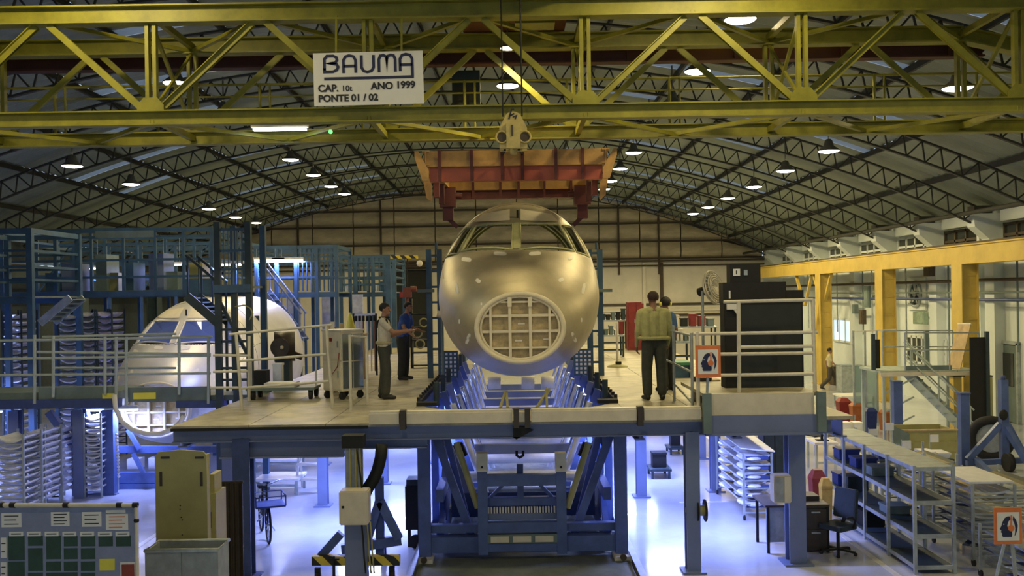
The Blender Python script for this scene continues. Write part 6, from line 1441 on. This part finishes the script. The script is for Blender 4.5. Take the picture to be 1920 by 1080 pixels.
# paper tags and trays on the shelving's back row
for i, (px, py, m_) in enumerate(((1638, 812, M_PAPER), (1700, 834, M_PAPER), (1745, 855, M_PAPER), (1752, 822, M_PAPER), (1668, 800, M_PAPER))):
    Y = 17.6 if i < 3 else 18.6; p = P(px, py, Y); t = Thing('paper_tag', 'white paper tag on thin stick, %s behind the shelving' % ('leftmost', 'third', 'rightmost', 'in front of the tan crate', 'second')[i], 'tag', (p.x, Y, 0), group='paper tags')
    t.box('tag_card', p, (.17, .01, .15), m_); t.tube('tag_stick', (p.x - .09, Y + .01, 0), (p.x - .09, Y + .01, p.z + .1), .01, M_GALV); t.box('tag_foot', (p.x - .09, Y + .01, .01), (.2, .2, .02), M_GALV)
tb2, (x0, x1, z) = workbench('narrow bench of white trays behind the long shelving', 1650, 1790, 862, 18.0, .7, M_SCAFD)
for k in range(5):
    w_ = (x1 - x0) / 5; small('white_tray', '%s tray on the narrow bench behind the shelving' % ('leftmost blue', 'second white', 'middle black', 'fourth white', 'rightmost white')[k], 'tray', (x0 + w_ * k + .03, 18.1, z), (x0 + w_ * (k + .9), 18.5, z + .09 + .03 * (k % 2)), (M_BBIN, M_TRAY, M_BLK, M_TRAY, M_TRAY)[k])
Y = 20.4; wc = Thing('tan_crate', 'long tan wooden crate with plank front behind the paper tags', 'crate', (X(1745, 850, Y), Y, 0)); a, b = P(1694, 806, Y), P(1795, 862, Y)
for k in range(4): wc.span('plank', (a.x, Y, .02 + (a.z - .04) * k / 4 + .008), (b.x, Y + .03, .02 + (a.z - .04) * (k + 1) / 4 - .008), M_CRATE)
for x in (a.x, b.x - .03): wc.span('side_wall', (x, Y + .03, .02), (x + .03, Y + .8, a.z - .02), M_CRATE)
wc.span('back_wall', (a.x, Y + .77, .02), (b.x, Y + .8, a.z), M_CRATE); wc.span('crate_rim', (a.x - .02, Y - .02, a.z - .03), (b.x + .02, Y + .04, a.z), M_WOOD); wc.span('crate_floor', (a.x, Y, 0), (b.x, Y + .8, .02), M_CRATE)
wg = Thing('leaning_board', 'dark green board leaning on the left end of the tan crate', 'board', (X(1690, 850, 20), 20, 0)); a, b = P(1682, 800, 20), P(1700, 850, 20)
wg.mesh('board', [(a.x, 20.1, 0), (b.x + .1, 20.1, 0), (b.x + .2, 20.3, a.z - .2), (a.x, 20.3, a.z), (a.x, 20.13, 0), (b.x + .1, 20.13, 0), (b.x + .2, 20.33, a.z - .2), (a.x, 20.33, a.z)], [(0, 1, 2, 3), (7, 6, 5, 4), (0, 4, 5, 1), (1, 5, 6, 2), (2, 6, 7, 3), (3, 7, 4, 0)], M_TEAL); wg.bar('edge_strip', (a.x, 20.11, 0), (a.x, 20.31, a.z), .03, .03, M_GALV)
# blue wheeled A-frame
g_ = on_level(1878, 880, 0); Y = g_.y
af = Thing('blue_a_frame', 'blue wheeled A-frame jack at the right edge of the photo', 'jack', (g_.x, Y, 0)); xm = X(1882, 780, Y)
af.bar('mast', (xm, Y, .1), (xm, Y, Z(1882, 712, Y)), .16, .16, M_BLUE); af.tube('mast_tip', (xm, Y, Z(1882, 712, Y)), (xm, Y, Z(1882, 704, Y)), .05, M_DBLUE)
for a, b, y in (((1876, 795), (1815, 862), Y), ((1888, 795), (1925, 862), Y), ((1885, 800), (1935, 880), Y - .8)): af.bar('raking_leg', P(*a, Y), P(*b, y), .11, .13, M_BLUE)
af.bar('base_beam', P(1812, 868, Y), P(1940, 862, Y), .12, .12, M_BLUE); af.bar('base_beam', P(1830, 862, Y), (X(1865, 900, Y - 1.6), Y - 1.6, .12), .12, .12, M_BLUE); af.bar('base_beam', (X(1800, 895, Y - 1.8), Y - 1.8, .12), (X(1960, 890, Y - 1.8), Y - 1.8, .12), .14, .12, M_DBLUE)
for px in (1880,): x = X(px, 862, Y); af.tube('wheel', (x - .06, Y - .25, .2), (x + .06, Y - .25, .2), .2, M_RUB, shape='round')
af.ball('pulley', P(1882, 778, Y - .1), (.1, .05, .12), M_BLK)
whl = Thing('big_wheel', 'large dark tyre standing behind the blue A-frame', 'tyre', P(1858, 850, Y + 1)); p = P(1858, 818, Y + 1); R_ = .45; whl.path('tyre', ring((p.x, Y + 1, R_ + .09), R_ - .02, (.25, 1, 0)), .11, M_RUB, closed=True, n=10); whl.tube('wheel_rim', (p.x - .02, Y + .95, R_ + .09), (p.x + .02, Y + 1.05, R_ + .09), .33, M_GREY, shape='round')
for i, (px, p0, p1, lab) in enumerate(((1808, 738, 862, 'stout blue post right of the tan crate'), (1683, 716, 838, 'stout blue post left of the stair'))):
    g_ = on_level(px, p1 + (14 if i == 0 else 8), 0); t = Thing('blue_post', lab, 'post', (g_.x, g_.y, 0)); t.bar('post', (g_.x, g_.y, .03), (g_.x, g_.y, Z(px, p0, g_.y)), .2 if i == 0 else .22, .2, M_BLUE); t.span('post_foot', (g_.x - .25, g_.y - .25, 0), (g_.x + .25, g_.y + .25, .03), M_BLUE); t.span('post_cap', (g_.x - .12, g_.y - .12, Z(px, p0, g_.y)), (g_.x + .12, g_.y + .12, Z(px, p0, g_.y) + .03), M_BLUE)
# mobile work platform with stair
Y = 25.0; mp = Thing('mobile_platform', 'grey-green mobile platform with stair in front of the white wall', 'platform', (X(1745, 700, Y), Y, 0))
xa, xb, zp = X(1650, 697, Y), X(1832, 697, Y), Z(1740, 694, Y)
for k in range(5): mp.span('platform_board', (xa + (xb - xa) * k / 5 + .01, Y, zp - .06), (xa + (xb - xa) * (k + 1) / 5 - .01, Y + 1.5, zp), M_GRAIL)
mp.bar('platform_beam', (xa, Y - .02, zp - .1), (xb, Y - .02, zp - .1), .06, .1, M_BEIGE)
for px in (1697, 1780, 1836):
    for y in (Y, Y + 1.5): x = X(px, 650, Y); mp.tube('guard_post', (x, y, zp), (x, y, Z(px, 624, Y)), .022, M_GALV)
for py in (624, 656): mp.tube('guard_bar', P(1697, py, Y), P(1836, py, Y), .02, M_GALV); mp.tube('guard_bar', P(1697, py, Y) + Vector((0, 1.5, 0)), P(1836, py, Y) + Vector((0, 1.5, 0)), .02, M_GALV)
mp.span('toe_board', (X(1697, 690, Y), Y, zp), (X(1785, 690, Y), Y + .03, zp + .12), M_TEAL); mp.span('mesh_panel', (X(1779, 650, Y), Y + 1.4, zp), (X(1786, 650, Y), Y + 1.45, Z(1780, 624, Y)), M_TEAL)
for x, y in ((xa + .1, Y), (xa + .1, Y + 1.5), (xb - .1, Y), (xb - .1, Y + 1.5), (X(1672, 750, Y), Y)): mp.bar('leg', (x, y, 0), (x, y, zp - .06), .07, .07, M_GRAIL)
a, b = Vector((X(1702, 705, Y), Y + .2, zp - .05)), Vector((X(1800, 815, Y), Y - .8, .12))
for d in (Vector((0, 0, 0)), Vector((.35, .75, 0))):
    mp.bar('stringer', a + d, b + d, .05, .2, M_GRAIL); mp.tube('stair_rail', a + d + Vector((0, 0, .8)), b + d + Vector((0, 0, .8)), .022, M_GRAIL); mp.tube('stair_rail', a + d + Vector((0, 0, .45)), b + d + Vector((0, 0, .45)), .018, M_GRAIL)
    for f_ in (.1, .5, .95): c = a.lerp(b, f_) + d; mp.tube('stair_post', c, c + Vector((0, 0, .8)), .018, M_GRAIL)
for k in range(9): c = a.lerp(b, (k + .5) / 9); mp.mesh('tread', [c + Vector(q) for q in ((-.1, -.02, 0), (.15, -.08, 0), (.5, .67, 0), (.25, .73, 0), (-.1, -.02, .03), (.15, -.08, .03), (.5, .67, .03), (.25, .73, .03))], [(3, 2, 1, 0), (4, 5, 6, 7), (0, 1, 5, 4), (1, 2, 6, 5), (2, 3, 7, 6), (3, 0, 4, 7)], M_GRAIL)
for k in range(3): mp.bar('brace', (xa + .1, Y, .3 + .5 * k), (xa + .9, Y, .7 + .5 * k), .04, .04, M_GRAIL)
lbd = Thing('leaning_plank', 'pale wooden board leaning on the mobile platform', 'board', P(1795, 695, Y)); p, q = P(1789, 693, Y + .25), P(1809, 606, Y + .6); lbd.bar('board', (p.x, p.y, zp), q, .36, .04, M_WOOD); lbd.bar('end_cap', p.lerp(q, .97), q, .37, .05, M_RAIL)
for i, (a, b, lab) in enumerate((((1812, 632), (1845, 745), 'black panel leaning at the right of the mobile platform'), ((1648, 638), (1662, 690), 'black panel at the left of the mobile platform'))):
    p, q = P(*a, Y - .1), P(*b, Y - .1); yb_ = Y - .3 if i == 0 else Y + .3; t = Thing('leaning_sheet', lab, 'panel', ((p.x + q.x) / 2, yb_, 0)); z0 = 0.0 if i == 0 else zp
    t.span('panel_sheet', (p.x, yb_, z0 + .04), (q.x, yb_ + .05, p.z), M_BLK); t.bar('panel_edge', (q.x if i == 0 else p.x, yb_, z0), (q.x if i == 0 else p.x, yb_, p.z + .15), .09, .1, M_SCAFD)
# glass screens and pale cabinet left of the platform
gs = Thing('glass_screen', 'tall pale green glass screen left of the mobile platform', 'screen', P(1630, 790, 28)); Y = 28.0; M_GGL = glass('screen_glass', (.30, .42, .38), .1, .5)
for a, b in ((1602, 1622), (1624, 1644)): gs.span('glass_pane', (X(a, 700, Y), Y, .1), (X(b, 700, Y), Y + .015, Z(a, 686, Y)), M_GGL)
for px in (1601, 1623, 1645): gs.bar('screen_post', (X(px, 700, Y), Y, 0), (X(px, 700, Y), Y, Z(px, 620, Y)), .05, .05, M_GALV)
gs.bar('screen_top', P(1601, 622, Y), P(1680, 618, Y), .03, .04, M_RAIL)
# waste bins
def waste_bin(label, px, base, top, wpx, m, Y=None):
    g_ = on_level(px, base, 0); w_ = wpx / FOC * g_.y / 2; h_ = Z(px, top, g_.y)
    t = Thing('waste_bin', label, 'waste bin', (g_.x, g_.y, 0), local=True, group='coloured waste bins'); h_ = max(.5, h_)
    t.put('bin_body', new_mesh('bin_body', [(sx * w_ * f, sy * w_ * f, z) for z, f in ((0, .82), (h_ * .8, 1.0)) for sx, sy in ((-1, -1), (1, -1), (1, 1), (-1, 1))], [(3, 2, 1, 0), (4, 5, 6, 7), (0, 1, 5, 4), (1, 2, 6, 5), (2, 3, 7, 6), (3, 0, 4, 7)]), m, Matrix.Identity(4))
    t.put('bin_lid', new_mesh('bin_lid', [(sx * w_ * f, sy * w_ * f, z) for z, f in ((h_ * .8, 1.05), (h_ * .86, 1.05), (h_, .55)) for sx, sy in ((-1, -1), (1, -1), (1, 1), (-1, 1))], [(3, 2, 1, 0), (8, 9, 10, 11)] + [(4 * j + i, 4 * j + (i + 1) % 4, 4 * j + 4 + (i + 1) % 4, 4 * j + 4 + i) for j in range(2) for i in range(4)]), m, Matrix.Identity(4))
waste_bin('red waste bin in front of the glass screen', 1582, 792, 746, 22, M_RED); waste_bin('orange waste bin next to the red one', 1606, 798, 754, 20, M_ORB); waste_bin('blue waste bin right of the orange one', 1632, 810, 764, 20, M_BBIN)
waste_bin('dark red waste bin behind the desk', 1534, 985, 880, 26, M_RED); waste_bin('amber waste bin beside the dark red one', 1549, 990, 896, 20, mat('amber_bin', (.55, .33, .05))); waste_bin('blue waste bin at the right edge by the door', 1912, 780, 718, 26, M_BBIN); waste_bin('orange crate-like bin under the platform', 1660, 806, 768, 18, M_ORB)
wt, _ = workbench('white table behind the red waste bin', 1578, 1642, 742, 32, .9, M_WHT)
yc = Thing('yellow_cabinet', 'yellow cabinet by the wall behind the black panel', 'cabinet', (X(1850, 760, 27), 27.2, 0)); a, b = P(1847, 706, 27), P(1862, 755, 27); yc.span('cabinet_body', (a.x, 27, 0), (b.x, 27.4, a.z), M_CRATE); yc.span('cabinet_cap', (a.x - .01, 26.98, a.z), (b.x + .01, 27.42, a.z + .03), M_BLK)
yp = Thing('yellow_stand', 'yellow machine stand beneath the mobile platform', 'stand', (X(1795, 740, 27), 27, 0)); a, b = P(1788, 706, 27), P(1804, 760, 27); yp.span('stand_body', (a.x, 27, 0), (b.x, 27.3, a.z), M_YELW); yp.span('stand_top', (a.x - .05, 26.9, a.z), (b.x + .05, 27.4, a.z + .05), M_BLK)
# monitors, chairs and benches in the aisle beyond the shelving
for i, (px, py, Y, lab) in enumerate(((1550, 830, 21, 'small wire-legged table left of the shelving top'), (1600, 810, 24, 'pale folding table beyond the shelving'))):
    t, (x0, x1, z) = workbench(lab, px - 22, px + 22, py, Y, .7, M_WHT, legm=M_CHR)
    if i == 0:
        mo = Thing('monitor', 'dark red monitor on the small wire-legged table', 'monitor', ((x0 + x1) / 2, Y + .3, z)); xm = (x0 + x1) / 2
        mo.box('screen', (xm, Y + .3, z + .38), (.34, .04, .30), mat('dark_maroon', (.05, .015, .015)), Matrix.Rotation(.4, 4, 'Y')); mo.bar('stand_neck', (xm, Y + .32, z), (xm, Y + .32, z + .35), .05, .04, M_BLK); mo.box('stand_foot', (xm, Y + .3, z + .012), (.26, .2, .024), M_BLK)
    else:
        for k in range(2): small('paper_box', '%s white paper box on the pale folding table' % ('left', 'right')[k], 'box', (x0 + .1 + k * .3, Y + .2, z), (x0 + .32 + k * .3, Y + .5, z + .2), M_PAPER)
for i, (px, py) in enumerate(((1530, 850), (1565, 850))):
    g_ = on_level(px, py, 0); t = Thing('wire_chair', 'chrome wire chair in the aisle, %s of the two' % ('left', 'right')[i], 'chair', (g_.x, g_.y, 0), .4 + i, local=True)
    for sx in (-.2, .2):
        for sy in (-.2, .2): t.tube('leg', (sx, sy, 0), (sx * .9, sy * .9, .45), .014, M_CHR)
        t.tube('back_stile', (sx * .9, .18, .45), (sx * .9, .26, .85), .014, M_CHR)
    t.box('seat', (0, 0, .46), (.4, .4, .03), M_BLK, shape='soft'); t.box('backrest', (0, .25, .74), (.38, .03, .2), M_BLK, shape='soft')
for i, (px, py, w_) in enumerate(((1240, 880, 40), (1270, 840, 30))):
    t, (x0, x1, z) = workbench(('dark bench under the right deck near the pale column', 'second dark bench deeper under the right deck')[i], px - w_ / 2, px + w_ / 2, py, 20.5 + 3 * i, .7, M_SCAFD, legm=M_SCAFD)
    small('black_case', ('black case on the dark bench under the right deck', 'black case on the deeper dark bench')[i], 'case', (x0 + .08, 20.7 + 3 * i, z), (x1 - .08, 21 + 3 * i, z + .32), M_BLK)
lc = Thing('locker', 'black locker seen between rack and thick front column', 'locker', (X(1450, 900, 20), 20, 0)); a, b = P(1432, 815, 20), P(1472, 960, 20); lc.span('locker_body', (a.x, 20, 0), (b.x, 20.5, 1.9), M_BLK)
for k in range(2): lc.span('locker_door', (a.x + .02 + k * .22, 19.98, .05), (a.x + .22 + k * .22, 20, 1.86), M_SCAFD)
# ------------------------------------------------------------------ fittings on the right wall
yf = ydep(1722, 551); wf = Thing('wall_fan', 'round extractor fan in the white wall between yellow columns', 'fan', (XR, yf, 3.7)); zf = CAMZ - U(1722, 551)[1] / FOC * yf
wf.span('fan_plate', (XR - .08, yf - .75, zf - .6), (XR - .02, yf + .75, zf + .6), M_WALL); cc = Vector((XR - .12, yf, zf))
wf.path('fan_ring', ring(cc, .46, (1, 0, 0)), .06, M_GALV, closed=True); wf.tube('fan_well', cc + Vector((.03, 0, 0)), cc + Vector((.05, 0, 0)), .44, M_SCAFD, shape='round'); wf.tube('fan_hub', cc - Vector((.06, 0, 0)), cc + Vector((.03, 0, 0)), .1, M_GALV, shape='round')
for k in range(6):
    a = 2 * PI * k / 6; d0, d1 = Vector((0, math.cos(a), math.sin(a))), Vector((0, math.cos(a + .5), math.sin(a + .5)))
    wf.mesh('fan_blade', [cc + d0 * .08, cc + d0 * .42, cc + d1 * .42 + Vector((.03, 0, 0)), cc + d1 * .08 + Vector((.03, 0, 0))], [(3, 2, 1, 0)], M_GALV)
for i, (px, py, w_, h_, m_, lab) in enumerate(((1647, 556, .5, .9, M_TEAL, 'grey loudspeaker box hung on the wall by the middle yellow column'), (1764, 502, .5, .6, M_GIRT, 'dark box high on the wall right of the extractor fan'), (1748, 596, .9, .45, mat('pale_green_box', (.30, .40, .30)), 'pale green box below the extractor fan'), (1636, 594, .4, .6, M_GIRT, 'brown meter box below the loudspeaker box'), (1622, 579, .3, .4, M_TEAL, 'small grey switch box left of the meter'))):
    y = ydep(px, py); z = CAMZ - U(px, py)[1] / FOC * y; t = Thing('wall_box', lab, 'wall box', (XR, y, z)); t.span('box_body', (XR - .5, y - w_ / 2, z - h_ / 2), (XR - .33, y + w_ / 2, z + h_ / 2), m_); t.span('box_front', (XR - .52, y - w_ / 2 + .05, z - h_ / 2 + .05), (XR - .5, y + w_ / 2 - .05, z + h_ / 2 - .05), m_); t.span('box_bracket', (XR - .33, y - .05, z - .05), (XR, y + .05, z + .05), M_GALV)
for i, (px, Y, w_, h_, m_) in enumerate(((1590, 46, .9, .9, M_BEIGE), (1592, 40, .7, .8, M_GIRT), (1612, 37, .8, 1.1, M_GALV), (1575, 49, 1.0, .9, M_WHT))):
    x = X(px, 700, Y); small('wall_machine', '%s machine standing by the far white wall' % ('beige', 'brown', 'grey', 'white')[i], 'machine', (x - w_ / 2 - .3, Y, 0), (x + w_ / 2 - .3, Y + .7, h_), m_)
